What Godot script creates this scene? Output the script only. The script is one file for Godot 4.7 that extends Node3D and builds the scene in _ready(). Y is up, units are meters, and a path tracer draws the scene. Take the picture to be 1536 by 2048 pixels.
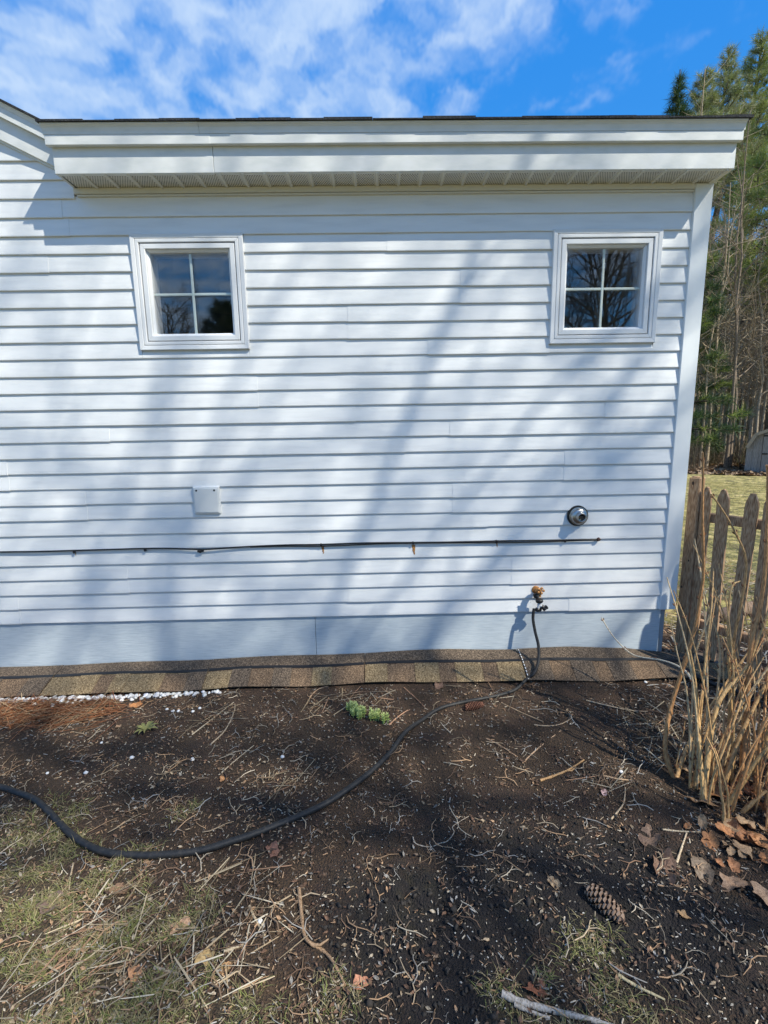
extends Node3D
# White sided house wall in early spring: y up, metres. The wall face lies on z = 0, the yard in front of it on +z.

var M := {}
var used := {}
var rng := RandomNumberGenerator.new()
var n_macro := FastNoiseLite.new()
var n_meso := FastNoiseLite.new()
var n_micro := FastNoiseLite.new()
var n_patch := FastNoiseLite.new()

const SUN := Vector3(0.516, 0.750, 0.414)
const COURSE := 0.1016
const FIRST := 0.393

# ---------------------------------------------------------------- mesh builder
class MB:
	var v := PackedVector3Array()
	var n := PackedVector3Array()
	var c := PackedColorArray()
	var t := PackedInt32Array()
	var col := Color.WHITE

	func vert(p: Vector3, nn: Vector3) -> int:
		v.append(p); n.append(nn); c.append(col)
		return v.size() - 1

	func tri_i(a: int, b: int, d: int) -> void:      # a, b, d counter-clockwise seen from the front
		t.append(a); t.append(d); t.append(b)

	func tri(a: Vector3, b: Vector3, d: Vector3) -> void:
		var nn := (b - a).cross(d - a).normalized()
		var k := vert(a, nn)
		vert(b, nn); vert(d, nn)
		tri_i(k, k + 1, k + 2)

	func quad(a: Vector3, b: Vector3, d: Vector3, e: Vector3) -> void:
		var nn := (d - a).cross(e - b)
		if nn.length() < 1e-12:
			return
		nn = nn.normalized()
		var k := vert(a, nn)
		vert(b, nn); vert(d, nn); vert(e, nn)
		tri_i(k, k + 1, k + 2); tri_i(k, k + 2, k + 3)

	func quad_out(a: Vector3, b: Vector3, d: Vector3, e: Vector3, mid: Vector3) -> void:
		var nn := (d - a).cross(e - b)
		if nn.dot((a + b + d + e) * 0.25 - mid) < 0.0:
			quad(e, d, b, a)
		else:
			quad(a, b, d, e)

	func tri_out(a: Vector3, b: Vector3, d: Vector3, mid: Vector3) -> void:
		if (b - a).cross(d - a).dot((a + b + d) / 3.0 - mid) < 0.0:
			tri(a, d, b)
		else:
			tri(a, b, d)

	func box(lo: Vector3, hi: Vector3, bevel := 0.0) -> void:
		obox(Transform3D(Basis(), (lo + hi) * 0.5), (hi - lo) * 0.5, bevel)

	func obox(x: Transform3D, h: Vector3, bevel := 0.0) -> void:
		var b := minf(bevel, minf(h.x, minf(h.y, h.z)) * 0.9)
		var mid := x.origin
		var P := func(s: Vector3, axis: int) -> Vector3:
			var q := Vector3(s.x * (h.x - b), s.y * (h.y - b), s.z * (h.z - b))
			q[axis] = s[axis] * h[axis]
			return x * q
		for ax in 3:
			var u := (ax + 1) % 3
			var w := (ax + 2) % 3
			for sg in [-1.0, 1.0]:
				var q := []
				for k in [[-1.0, -1.0], [1.0, -1.0], [1.0, 1.0], [-1.0, 1.0]]:
					var s := Vector3.ZERO
					s[ax] = sg; s[u] = k[0]; s[w] = k[1]
					q.append(P.call(s, ax))
				quad_out(q[0], q[1], q[2], q[3], mid)
			if b > 0.0:
				for s1 in [-1.0, 1.0]:
					for s2 in [-1.0, 1.0]:
						var a := Vector3.ZERO
						a[u] = s1; a[w] = s2
						var lo := a
						var hi := a
						lo[ax] = -1.0; hi[ax] = 1.0
						quad_out(P.call(lo, u), P.call(hi, u), P.call(hi, w), P.call(lo, w), mid)
		if b > 0.0:
			for sx in [-1.0, 1.0]:
				for sy in [-1.0, 1.0]:
					for sz in [-1.0, 1.0]:
						var s := Vector3(sx, sy, sz)
						tri_out(P.call(s, 0), P.call(s, 1), P.call(s, 2), mid)

	# a closed outline in (z, y), swept along x, with end caps (outline counter-clockwise with z to the right and y up)
	func sweep_x(outline: Array, x0: float, x1: float, caps := true) -> void:
		var m := outline.size()
		var mid := Vector3.ZERO
		for k in m:
			var a: Vector2 = outline[k]
			var b: Vector2 = outline[(k + 1) % m]
			quad(Vector3(x0, a.y, a.x), Vector3(x1, a.y, a.x), Vector3(x1, b.y, b.x), Vector3(x0, b.y, b.x))
			mid += Vector3(0, a.y, a.x) / m
		if caps:
			for k in m:
				var a: Vector2 = outline[k]
				var b: Vector2 = outline[(k + 1) % m]
				tri_out(Vector3(x0, a.y, a.x), Vector3(x0, b.y, b.x), mid + Vector3(x0, 0, 0), mid + Vector3(x0 + 1, 0, 0))
				tri_out(Vector3(x1, a.y, a.x), Vector3(x1, b.y, b.x), mid + Vector3(x1, 0, 0), mid + Vector3(x1 - 1, 0, 0))

	func tube(pts: Array, radii: Array, sides := 6, cap := true) -> void:
		var m := pts.size()
		if m < 2:
			return
		var d0: Vector3 = (pts[1] - pts[0]).normalized()
		var u := d0.cross(Vector3.UP if absf(d0.y) < 0.9 else Vector3.RIGHT).normalized()
		var base := v.size()
		for k in m:
			var d: Vector3 = (pts[mini(k + 1, m - 1)] - pts[maxi(k - 1, 0)]).normalized()
			u = (u - d * u.dot(d)).normalized()
			var w := d.cross(u)
			for s in sides:
				var an := TAU * s / sides
				var dir := u * cos(an) + w * sin(an)
				vert(pts[k] + dir * radii[k], dir)
		for k in m - 1:
			for s in sides:
				var a := base + k * sides + s
				var b := base + k * sides + (s + 1) % sides
				tri_i(a, b, b + sides); tri_i(a, b + sides, a + sides)
		if cap:
			for e in [0, m - 1]:
				var d: Vector3 = (pts[0] - pts[1]).normalized() if e == 0 else (pts[m - 1] - pts[m - 2]).normalized()
				var k0 := vert(pts[e], d)
				for s in sides:
					vert(v[base + e * sides + s], d)
				for s in sides:
					if e == 0:
						tri_i(k0, k0 + 1 + (s + 1) % sides, k0 + 1 + s)
					else:
						tri_i(k0, k0 + 1 + s, k0 + 1 + (s + 1) % sides)

	# profile points (radius, along) turned about an axis
	func lathe(x: Transform3D, prof: Array, sides := 24) -> void:
		for k in prof.size() - 1:
			var a: Vector2 = prof[k]
			var b: Vector2 = prof[k + 1]
			var e := b - a
			if e.length() < 1e-7:
				continue
			var nr := Vector2(e.y, -e.x).normalized()      # outward for profiles that run up the axis
			for s in sides:
				var base := v.size()
				for q in [[a, s], [a, s + 1], [b, s + 1], [b, s]]:
					var an: float = TAU * q[1] / sides
					var p: Vector2 = q[0]
					vert(x * Vector3(p.x * cos(an), p.y, -p.x * sin(an)), (x.basis * Vector3(nr.x * cos(an), nr.y, -nr.x * sin(an))).normalized())
				tri_i(base, base + 1, base + 2); tri_i(base, base + 2, base + 3)

	func lump(p: Vector3, r: Vector3, seed_value: int, rough := 0.25) -> void:
		# an uneven pebble: a twice split octahedron
		var g := RandomNumberGenerator.new()
		g.seed = seed_value
		var ring := 7
		var rows := [[0.0, 1.0], [0.62, 0.72], [1.0, 0.05], [0.68, -0.66], [0.0, -0.9]]
		var idx := []
		for row in rows:
			var cnt: int = 1 if row[0] == 0.0 else ring
			var list := []
			for s in cnt:
				var an: float = TAU * s / ring + row[1]
				var q := Vector3(row[0] * cos(an), row[1], row[0] * sin(an)) * (1.0 + g.randf_range(-rough, rough))
				list.append(vert(p + q * r, (q / r).normalized()))
			idx.append(list)
		for k in ring:
			var j := (k + 1) % ring
			tri_i(idx[0][0], idx[1][j], idx[1][k])
			for q in [1, 2]:
				tri_i(idx[q][k], idx[q][j], idx[q + 1][j]); tri_i(idx[q][k], idx[q + 1][j], idx[q + 1][k])
			tri_i(idx[3][k], idx[3][j], idx[4][0])

	func mesh(colored := false) -> ArrayMesh:
		var a := []
		a.resize(Mesh.ARRAY_MAX)
		a[Mesh.ARRAY_VERTEX] = v
		a[Mesh.ARRAY_NORMAL] = n
		if colored:
			a[Mesh.ARRAY_COLOR] = c
		a[Mesh.ARRAY_INDEX] = t
		var m := ArrayMesh.new()
		m.add_surface_from_arrays(Mesh.PRIMITIVE_TRIANGLES, a)
		return m

# ---------------------------------------------------------------- scene helpers
func put(called: String, m: Mesh, material: Material, parent: Node = self) -> MeshInstance3D:
	var o := MeshInstance3D.new()
	o.name = numbered(called) if parent == self else called
	o.mesh = m
	o.material_override = material
	parent.add_child(o, true)
	return o

func numbered(called: String) -> String:
	var k: int = used.get(called, -1) + 1
	used[called] = k
	return called if k == 0 else "%s_%03d" % [called, k]

func tag(o: Node, label: String, category: String, group := "") -> void:
	o.set_meta("label", label)
	o.set_meta("category", category)
	if group:
		o.set_meta("group", group)

func thing(called: String, label: String, category: String, at := Vector3.ZERO, group := "") -> Node3D:
	var o := Node3D.new()
	o.name = numbered(called)
	add_child(o)
	o.position = at
	tag(o, label, category, group)
	return o

func copy_of(o: Node3D, at: Vector3, turn: float, size := 1.0) -> Node3D:
	var r: Node3D = o.duplicate()
	r.name = numbered(String(o.name).rstrip("0123456789").trim_suffix("_"))
	add_child(r)
	r.position = at
	r.rotation.y = turn
	r.scale = Vector3.ONE * size
	return r

func scatter(called: String, m: Mesh, material: Material, places: Array, colors: Array, parent: Node = self) -> MultiMeshInstance3D:
	var mm := MultiMesh.new()
	mm.transform_format = MultiMesh.TRANSFORM_3D
	mm.use_colors = true
	mm.mesh = m
	mm.instance_count = places.size()
	for k in places.size():
		mm.set_instance_transform(k, places[k])
		mm.set_instance_color(k, colors[k])
	var o := MultiMeshInstance3D.new()
	o.name = numbered(called) if parent == self else called
	o.multimesh = mm
	o.material_override = material
	parent.add_child(o, true)
	o.set_meta("kind", "stuff")
	return o

# ---------------------------------------------------------------- textures and materials
func noise_image(size: int, freq: float, octaves: int, seed_value: int, kind := FastNoiseLite.TYPE_SIMPLEX_SMOOTH) -> Image:
	var f := FastNoiseLite.new()
	f.seed = seed_value
	f.noise_type = kind
	f.frequency = freq
	f.fractal_type = FastNoiseLite.FRACTAL_FBM
	f.fractal_octaves = octaves
	return f.get_seamless_image(size, size)

func ramp_texture(src: Image, stops: Array) -> ImageTexture:
	# stops: [at, colour] in order; linear colours
	var w := src.get_width()
	var h := src.get_height()
	src.convert(Image.FORMAT_L8)
	var bytes := src.get_data()
	var table := PackedByteArray()
	for k in 256:
		var x := k / 255.0
		var cc: Color = stops[stops.size() - 1][1]
		if x <= stops[0][0]:
			cc = stops[0][1]
		else:
			for q in stops.size() - 1:
				if x >= stops[q][0] and x <= stops[q + 1][0]:
					var c0: Color = stops[q][1]
					cc = c0.lerp(stops[q + 1][1], (x - stops[q][0]) / maxf(1e-5, stops[q + 1][0] - stops[q][0]))
					break
		cc = cc.linear_to_srgb()
		table.append(int(clampf(cc.r, 0, 1) * 255)); table.append(int(clampf(cc.g, 0, 1) * 255)); table.append(int(clampf(cc.b, 0, 1) * 255))
	var out := PackedByteArray()
	out.resize(w * h * 3)
	for k in w * h:
		var q := bytes[k] * 3
		out[k * 3] = table[q]; out[k * 3 + 1] = table[q + 1]; out[k * 3 + 2] = table[q + 2]
	return ImageTexture.create_from_image(Image.create_from_data(w, h, false, Image.FORMAT_RGB8, out))

func plain(c: Color, rough := 0.6, metal := 0.0) -> StandardMaterial3D:
	var m := StandardMaterial3D.new()
	m.albedo_color = c.linear_to_srgb()
	m.roughness = rough
	m.metallic = metal
	return m

func tinted(rough := 0.8) -> StandardMaterial3D:
	var m := plain(Color(1, 1, 1), rough)
	m.vertex_color_use_as_albedo = true
	return m

func triplanar(m: StandardMaterial3D, scale: Vector3, world := true) -> StandardMaterial3D:
	m.uv1_triplanar = true
	m.uv1_world_triplanar = world
	m.uv1_scale = scale
	m.uv1_triplanar_sharpness = 4.0
	return m

func bump(m: StandardMaterial3D, img: Image, depth_cm: float) -> void:
	m.heightmap_enabled = true
	m.heightmap_texture = ImageTexture.create_from_image(img)
	m.heightmap_scale = depth_cm

func make_materials() -> void:
	# vinyl siding: white, faintly embossed along the boards, a little chalky dust
	var grain := noise_image(512, 0.02, 4, 3)
	var vinyl := plain(Color(1, 1, 1), 0.29)
	vinyl.albedo_texture = ramp_texture(noise_image(512, 0.012, 5, 4), [[0.1, Color(0.755, 0.762, 0.76)], [0.5, Color(0.812, 0.82, 0.815)], [0.9, Color(0.838, 0.843, 0.838)]])
	triplanar(vinyl, Vector3(0.35, 2.6, 2.6))
	bump(vinyl, grain, 0.035)
	M.vinyl = vinyl
	var trim := plain(Color(1, 1, 1), 0.45)
	trim.albedo_texture = ramp_texture(noise_image(512, 0.02, 5, 5), [[0.1, Color(0.68, 0.70, 0.68)], [0.5, Color(0.74, 0.75, 0.73)], [0.9, Color(0.77, 0.78, 0.77)]])
	triplanar(trim, Vector3(0.6, 1.6, 1.6))
	M.trim = trim
	M.corner = plain(Color(0.79, 0.815, 0.82), 0.42)
	M.window = plain(Color(0.78, 0.79, 0.80), 0.35)
	M.muntin = plain(Color(0.72, 0.80, 0.74), 0.5)
	var soffit := plain(Color(1, 1, 1), 0.55)
	soffit.albedo_texture = perforated()
	triplanar(soffit, Vector3(1.0 / 0.056, 1.0 / 0.056, 1.0 / 0.056))
	M.soffit = soffit
	M.soffit_plain = plain(Color(0.72, 0.70, 0.63), 0.55)
	# painted foundation boards, brushed sideways
	var fd := plain(Color(1, 1, 1), 0.55)
	fd.albedo_texture = ramp_texture(noise_image(512, 0.03, 5, 9), [[0.1, Color(0.46, 0.53, 0.57)], [0.45, Color(0.54, 0.60, 0.64)], [0.9, Color(0.60, 0.66, 0.69)]])
	triplanar(fd, Vector3(0.5, 7.0, 7.0))
	bump(fd, noise_image(256, 0.05, 4, 10), 0.06)
	M.foundation = fd
	M.foundation_edge = plain(Color(0.30, 0.32, 0.34), 0.8)
	var gla := plain(Color(0.02, 0.03, 0.03, 1), 0.0)
	gla.albedo_color.a = 0.03
	gla.transparency = BaseMaterial3D.TRANSPARENCY_ALPHA
	gla.metallic_specular = 0.5
	M.glass = gla
	M.room = plain(Color(0.26, 0.20, 0.14), 0.9)
	M.plywood = plain(Color(0.24, 0.17, 0.10), 0.9)
	M.black = plain(Color(0.012, 0.012, 0.013), 0.45)
	M.rubber = plain(Color(1, 1, 1), 0.6)
	M.rubber.albedo_texture = ramp_texture(noise_image(256, 0.03, 5, 41), [[0.2, Color(0.010, 0.010, 0.011)], [0.6, Color(0.018, 0.018, 0.018)], [0.85, Color(0.034, 0.029, 0.024)]])
	bump(M.rubber, noise_image(128, 0.2, 3, 11), 0.03)
	triplanar(M.rubber, Vector3(4, 4, 4))
	M.metal = plain(Color(0.46, 0.46, 0.45), 0.30, 1.0)
	M.brass = plain(Color(0.46, 0.22, 0.075), 0.5, 0.5)
	bump(M.brass, noise_image(128, 0.12, 3, 12), 0.05)
	triplanar(M.brass, Vector3(30, 30, 30))
	M.clear_plastic = plain(Color(0.62, 0.64, 0.66), 0.3)
	M.plate = plain(Color(0.70, 0.72, 0.72), 0.4)
	var rust := plain(Color(1, 1, 1), 0.9)
	rust.albedo_texture = ramp_texture(noise_image(256, 0.05, 4, 13), [[0.2, Color(0.12, 0.04, 0.012)], [0.5, Color(0.42, 0.17, 0.04)], [0.8, Color(0.62, 0.42, 0.16)]])
	triplanar(rust, Vector3(18, 6, 18))
	M.rust = rust
	# asphalt shingles: mineral granules in several tones
	var grit := noise_image(512, 0.35, 2, 14, FastNoiseLite.TYPE_VALUE)
	var tones := {"tan": [Color(0.07, 0.046, 0.022), Color(0.20, 0.138, 0.070), Color(0.38, 0.285, 0.165)], "brown": [Color(0.045, 0.028, 0.017), Color(0.12, 0.076, 0.045), Color(0.25, 0.17, 0.105)], "dark": [Color(0.028, 0.020, 0.014), Color(0.085, 0.060, 0.041), Color(0.22, 0.165, 0.115)], "roof": [Color(0.008, 0.009, 0.011), Color(0.018, 0.02, 0.024), Color(0.06, 0.062, 0.07)]}
	for k in tones:
		var s := plain(Color(1, 1, 1), 0.95)
		var tn: Array = tones[k]
		s.albedo_texture = ramp_texture(grit.duplicate(), [[0.25, tn[0]], [0.5, tn[1]], [0.75, tn[2]]])
		triplanar(s, Vector3(1.7, 1.7, 1.7))
		bump(s, grit, 0.18)
		M["shingle_" + k] = s
	M.sealant = plain(Color(0.012, 0.012, 0.014), 0.35)
	M.tape = plain(Color(0.7, 0.7, 0.68), 0.4)
	# soil: crumbly, two grain sizes; the tint comes from the vertices (brown loam, black compost, thatch)
	var soil := plain(Color(1, 1, 1), 0.97)
	soil.vertex_color_use_as_albedo = true
	soil.albedo_texture = ramp_texture(noise_image(1024, 0.06, 6, 15), [[0.15, Color(0.35, 0.33, 0.31)], [0.5, Color(0.72, 0.70, 0.68)], [0.72, Color(1, 0.98, 0.95)], [0.9, Color(1, 1, 1)]])
	triplanar(soil, Vector3(1.3, 1.3, 1.3))
	bump(soil, noise_image(1024, 0.07, 7, 16), 1.5)
	M.soil = soil
	var lawn := plain(Color(1, 1, 1), 0.95)
	lawn.albedo_texture = ramp_texture(noise_image(1024, 0.02, 6, 17), [[0.2, Color(0.11, 0.09, 0.04)], [0.42, Color(0.20, 0.18, 0.06)], [0.58, Color(0.31, 0.26, 0.09)], [0.8, Color(0.42, 0.33, 0.16)]])
	triplanar(lawn, Vector3(0.16, 0.16, 0.16))
	bump(lawn, noise_image(512, 0.15, 4, 18), 4.0)
	M.lawn = lawn
	M.litter = tinted(0.85)
	M.blade = tinted(0.75)
	M.blade.backlight_enabled = true
	M.blade.backlight = Color(0.35, 0.35, 0.2)
	M.needle = tinted(0.65)
	M.pebble = tinted(0.55)
	# weathered timber
	var wood := plain(Color(1, 1, 1), 0.85)
	wood.albedo_texture = ramp_texture(noise_image(512, 0.03, 5, 19), [[0.15, Color(0.17, 0.085, 0.04)], [0.45, Color(0.40, 0.235, 0.125)], [0.7, Color(0.52, 0.34, 0.20)], [0.9, Color(0.58, 0.43, 0.29)]])
	triplanar(wood, Vector3(9.0, 0.9, 9.0), false)
	bump(wood, noise_image(512, 0.05, 4, 20), 0.25)
	M.fence = wood
	M.knot = plain(Color(0.05, 0.028, 0.018), 0.8)
	var cane := plain(Color(1, 1, 1), 0.7)
	cane.vertex_color_use_as_albedo = true
	cane.albedo_texture = ramp_texture(noise_image(256, 0.05, 4, 21), [[0.15, Color(0.45, 0.40, 0.35)], [0.5, Color(0.85, 0.82, 0.78)], [0.8, Color(1, 1, 1)]])
	triplanar(cane, Vector3(9, 2.5, 9))
	bump(cane, noise_image(256, 0.06, 3, 22), 0.2)
	M.cane = cane
	var bark := plain(Color(1, 1, 1), 0.9)
	bark.vertex_color_use_as_albedo = true
	bark.albedo_texture = ramp_texture(noise_image(256, 0.04, 5, 23), [[0.15, Color(0.35, 0.32, 0.30)], [0.5, Color(0.8, 0.78, 0.75)], [0.85, Color(1, 1, 1)]])
	triplanar(bark, Vector3(4, 0.9, 4))
	M.bark = bark
	var leaf := plain(Color(1, 1, 1), 0.7)
	leaf.vertex_color_use_as_albedo = true
	leaf.backlight_enabled = true
	leaf.backlight = Color(0.35, 0.25, 0.15)
	leaf.albedo_texture = ramp_texture(noise_image(256, 0.05, 4, 24), [[0.15, Color(0.5, 0.45, 0.4)], [0.6, Color(1, 1, 1)]])
	triplanar(leaf, Vector3(8, 8, 8))
	M.leaf = leaf
	M.sedum = tinted(0.5)
	M.pine = tinted(0.6)
	M.pine.backlight_enabled = true
	M.pine.backlight = Color(0.6, 0.66, 0.36)
	var sw := plain(Color(1, 1, 1), 0.8)
	sw.albedo_texture = ramp_texture(noise_image(256, 0.03, 4, 25), [[0.2, Color(0.20, 0.19, 0.17)], [0.8, Color(0.30, 0.28, 0.255)]])
	triplanar(sw, Vector3(3, 0.6, 3), false)
	M.shed = sw
	M.shed_trim = plain(Color(0.34, 0.28, 0.20), 0.8)
	M.shed_roof = plain(Color(0.10, 0.09, 0.08), 0.9)

func perforated() -> ImageTexture:
	# one tile of 4 cm: rows of small slots punched through the soffit, cream between
	var im := Image.create(64, 64, false, Image.FORMAT_RGB8)
	im.fill(Color(0.72, 0.70, 0.63).linear_to_srgb())
	for r in 4:
		for q in 4:
			var cx := q * 16 + (8 if r % 2 else 0) + 4
			var cy := r * 16 + 8
			for y in range(-5, 6):
				for x in range(-4, 5):
					if (x / 3.6) * (x / 3.6) + (y / 4.8) * (y / 4.8) <= 1.0:
						im.set_pixel(posmod(cx + x, 64), posmod(cy + y, 64), Color(0.05, 0.042, 0.03).linear_to_srgb())
	return ImageTexture.create_from_image(im)

# ---------------------------------------------------------------- sky
func sky_image() -> Image:
	var w := 2048
	var h := 1024
	var big := FastNoiseLite.new()
	big.seed = 5
	big.frequency = 0.55
	big.fractal_octaves = 3
	var fine := FastNoiseLite.new()
	fine.seed = 21
	fine.frequency = 3.4
	fine.fractal_octaves = 6
	fine.fractal_gain = 0.62
	fine.domain_warp_enabled = true
	fine.domain_warp_amplitude = 0.25
	fine.domain_warp_frequency = 1.6
	var data := PackedFloat32Array()
	data.resize(w * h * 3)
	for r in h:
		var th := PI * (r + 0.5) / h
		var y := cos(th)
		var s := sin(th)
		var up := maxf(y, 0.0)
		var k := pow(1.0 - up, 3.0)
		var blue := Color(0.017, 0.185, 0.60).lerp(Color(0.115, 0.40, 0.73), k)
		if y < 0.0:
			blue = Color(0.10, 0.09, 0.07)
		for q in w:
			var c := blue
			if y > 0.02:
				var az := TAU * (q + 0.5) / w
				var px := s * sin(az) / (up + 0.12)
				var pz := -s * cos(az) / (up + 0.12)
				var cover := big.get_noise_2d(px + 3.1, pz * 1.1 - 1.7) * 0.5 + 0.02 - 0.50 * smoothstep(0.05, 0.60, px - 0.25 * (pz + 1.5))
				var f := fine.get_noise_2d(px * 1.35, pz * 1.35) * 0.5 + 0.5
				var d := smoothstep(0.22, 0.92, f + cover * 0.62)
				d *= smoothstep(0.02, 0.15, y)
				c = c.lerp(Color(0.38, 0.52, 0.71).lerp(Color(0.54, 0.64, 0.76), f), d * 0.78)
			var at := (r * w + q) * 3
			data[at] = c.r; data[at + 1] = c.g; data[at + 2] = c.b
	return Image.create_from_data(w, h, false, Image.FORMAT_RGBF, data.to_byte_array())

func camera_and_light() -> void:
	var cam := Camera3D.new()
	cam.name = "camera"
	cam.fov = rad_to_deg(2.0 * atan(1024.0 / 960.0))
	cam.near = 0.05
	cam.far = 2000.0
	add_child(cam)
	cam.position = Vector3(0, 1.66, 3.152)
	cam.basis = Basis(Vector3.UP, deg_to_rad(-1.0)) * Basis(Vector3.RIGHT, deg_to_rad(-9.78)) * Basis(Vector3.BACK, deg_to_rad(-0.98))
	cam.current = true
	var e := Environment.new()
	e.background_mode = Environment.BG_SKY
	var sky := Sky.new()
	var pm := PanoramaSkyMaterial.new()
	pm.panorama = ImageTexture.create_from_image(sky_image())
	sky.sky_material = pm
	e.sky = sky
	e.tonemap_mode = Environment.TONE_MAPPER_LINEAR
	e.tonemap_exposure = EXPOSURE
	e.sdfgi_enabled = true
	e.ssao_enabled = true
	e.ssil_enabled = true
	var we := WorldEnvironment.new()
	we.name = "environment"
	we.environment = e
	add_child(we)
	var sun := DirectionalLight3D.new()
	sun.name = "sun"
	sun.light_color = Color(1.0, 0.98, 0.92)
	sun.light_energy = 1.6
	sun.light_angular_distance = 0.53
	sun.shadow_enabled = true
	add_child(sun)
	sun.look_at_from_position(SUN * 60.0, Vector3.ZERO)

const EXPOSURE := 1.38

# ---------------------------------------------------------------- the house
const WINDOWS := [[-1.440, -0.766, 2.168, 2.836], [1.114, 1.786, 2.172, 2.838]]
const RAKE_SLOPE := 0.49

func rake_y(x: float) -> float:      # underside of the rake fascia
	return 3.209 + RAKE_SLOPE * (-1.85 - x)

func board_outline(y: float, dz: float) -> Array:
	# one siding course, seen from +x: lip at the bottom, a face that leans back to the next course
	return [Vector2(-0.010 + dz, y + 0.004), Vector2(0.0025 + dz, y - 0.0005), Vector2(0.0045 + dz, y + 0.0005), Vector2(0.0056 + dz, y + 0.003), Vector2(0.0058 + dz, y + 0.007),
		Vector2(0.0046 + dz, y + 0.020), Vector2(-0.0072 + dz, y + 0.118), Vector2(-0.0105 + dz, y + 0.118), Vector2(-0.0105 + dz, y + 0.02)]

func siding_course(parent: Node, k: int, x0: float, x1: float, dz := 0.0, dy := 0.0, hi := -1.0) -> void:
	var b := MB.new()
	var y := FIRST + k * COURSE + dy
	var o := board_outline(y, dz)
	if hi > 0.0:       # cut along its top below a window
		for i in o.size():
			o[i].y = minf(o[i].y, hi)
	# soft wave along the length, as thin vinyl has
	var m := o.size()
	var steps := maxi(1, int((x1 - x0) / 0.12))
	for s in steps:
		var xa := lerpf(x0, x1, float(s) / steps)
		var xb := lerpf(x0, x1, float(s + 1) / steps)
		for i in m:
			var p: Vector2 = o[i]
			var q: Vector2 = o[(i + 1) % m]
			var P := func(x: float, a: Vector2) -> Vector3:
				var wave := n_meso.get_noise_2d(x * 0.55 + k * 3.7, k * 9.1) * 0.0016
				var sag := n_meso.get_noise_2d(x * 0.3 + k * 1.3, 40.0) * 0.0012
				return Vector3(x, a.y + sag, a.x + (wave if a.x > -0.009 else 0.0))
			var a0: Vector3 = P.call(xa, p)
			var b0: Vector3 = P.call(xa, q)
			var b1: Vector3 = P.call(xb, q)
			var a1: Vector3 = P.call(xb, p)
			b.quad(a0, a1, b1, b0)
	var mid := Vector3(0, y + 0.05, -0.003 + dz)
	for i in m:
		var p: Vector2 = o[i]
		var q: Vector2 = o[(i + 1) % m]
		b.tri_out(Vector3(x0, p.y, p.x), Vector3(x0, q.y, q.x), mid + Vector3(x0, 0, 0), mid + Vector3(x0 + 1, 0, 0))
		b.tri_out(Vector3(x1, p.y, p.x), Vector3(x1, q.y, q.x), mid + Vector3(x1, 0, 0), mid + Vector3(x1 - 1, 0, 0))
	put("siding_board", b.mesh(), M.vinyl, parent)

func mitred(parent: Node, called: String, material: Material, r: Array, width: float, z0: float, z1: float, slope := 0.0, round_by := 0.003) -> void:
	# four mitred boards round a rectangle [x0, x1, y0, y1]; the face leans in by slope towards the opening
	var c := [Vector2(r[0], r[2]), Vector2(r[1], r[2]), Vector2(r[1], r[3]), Vector2(r[0], r[3])]
	var mid2 := Vector2((r[0] + r[1]) * 0.5, (r[2] + r[3]) * 0.5)
	for k in 4:
		var a: Vector2 = c[k]
		var b: Vector2 = c[(k + 1) % 4]
		var ai := a + Vector2(signf(mid2.x - a.x), signf(mid2.y - a.y)) * width
		var bi := b + Vector2(signf(mid2.x - b.x), signf(mid2.y - b.y)) * width
		var gap := (b - a).normalized() * 0.0006
		a += gap; ai += gap; b -= gap; bi -= gap
		var m := MB.new()
		var f := func(p: Vector2, q: Vector2, t: float, z: float) -> Vector3:
			var s := p.lerp(q, t)
			return Vector3(s.x, s.y, z)
		var e := round_by / width
		# section: outer back, outer front (rounded), inner front (rounded), inner back
		var sec := [[0.0, z0], [0.0, z1 - round_by], [e, z1], [1.0 - e, z1 - slope], [1.0, z1 - slope - round_by], [1.0, z0]]
		var centre: Vector3 = (f.call(a, ai, 0.5, (z0 + z1) * 0.5) + f.call(b, bi, 0.5, (z0 + z1) * 0.5)) * 0.5
		for i in sec.size():
			var s0: Array = sec[i]
			var s1: Array = sec[(i + 1) % sec.size()]
			m.quad_out(f.call(a, ai, s0[0], s0[1]), f.call(b, bi, s0[0], s0[1]), f.call(b, bi, s1[0], s1[1]), f.call(a, ai, s1[0], s1[1]), centre)
		for w in [[a, ai], [b, bi]]:
			for i in range(1, sec.size() - 1):
				m.tri_out(f.call(w[0], w[1], sec[0][0], sec[0][1]), f.call(w[0], w[1], sec[i][0], sec[i][1]), f.call(w[0], w[1], sec[i + 1][0], sec[i + 1][1]), centre)
		put(called, m.mesh(), material, parent)

func inset(r: Array, d: float) -> Array:
	return [r[0] + d, r[1] - d, r[2] + d, r[3] - d]

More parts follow.
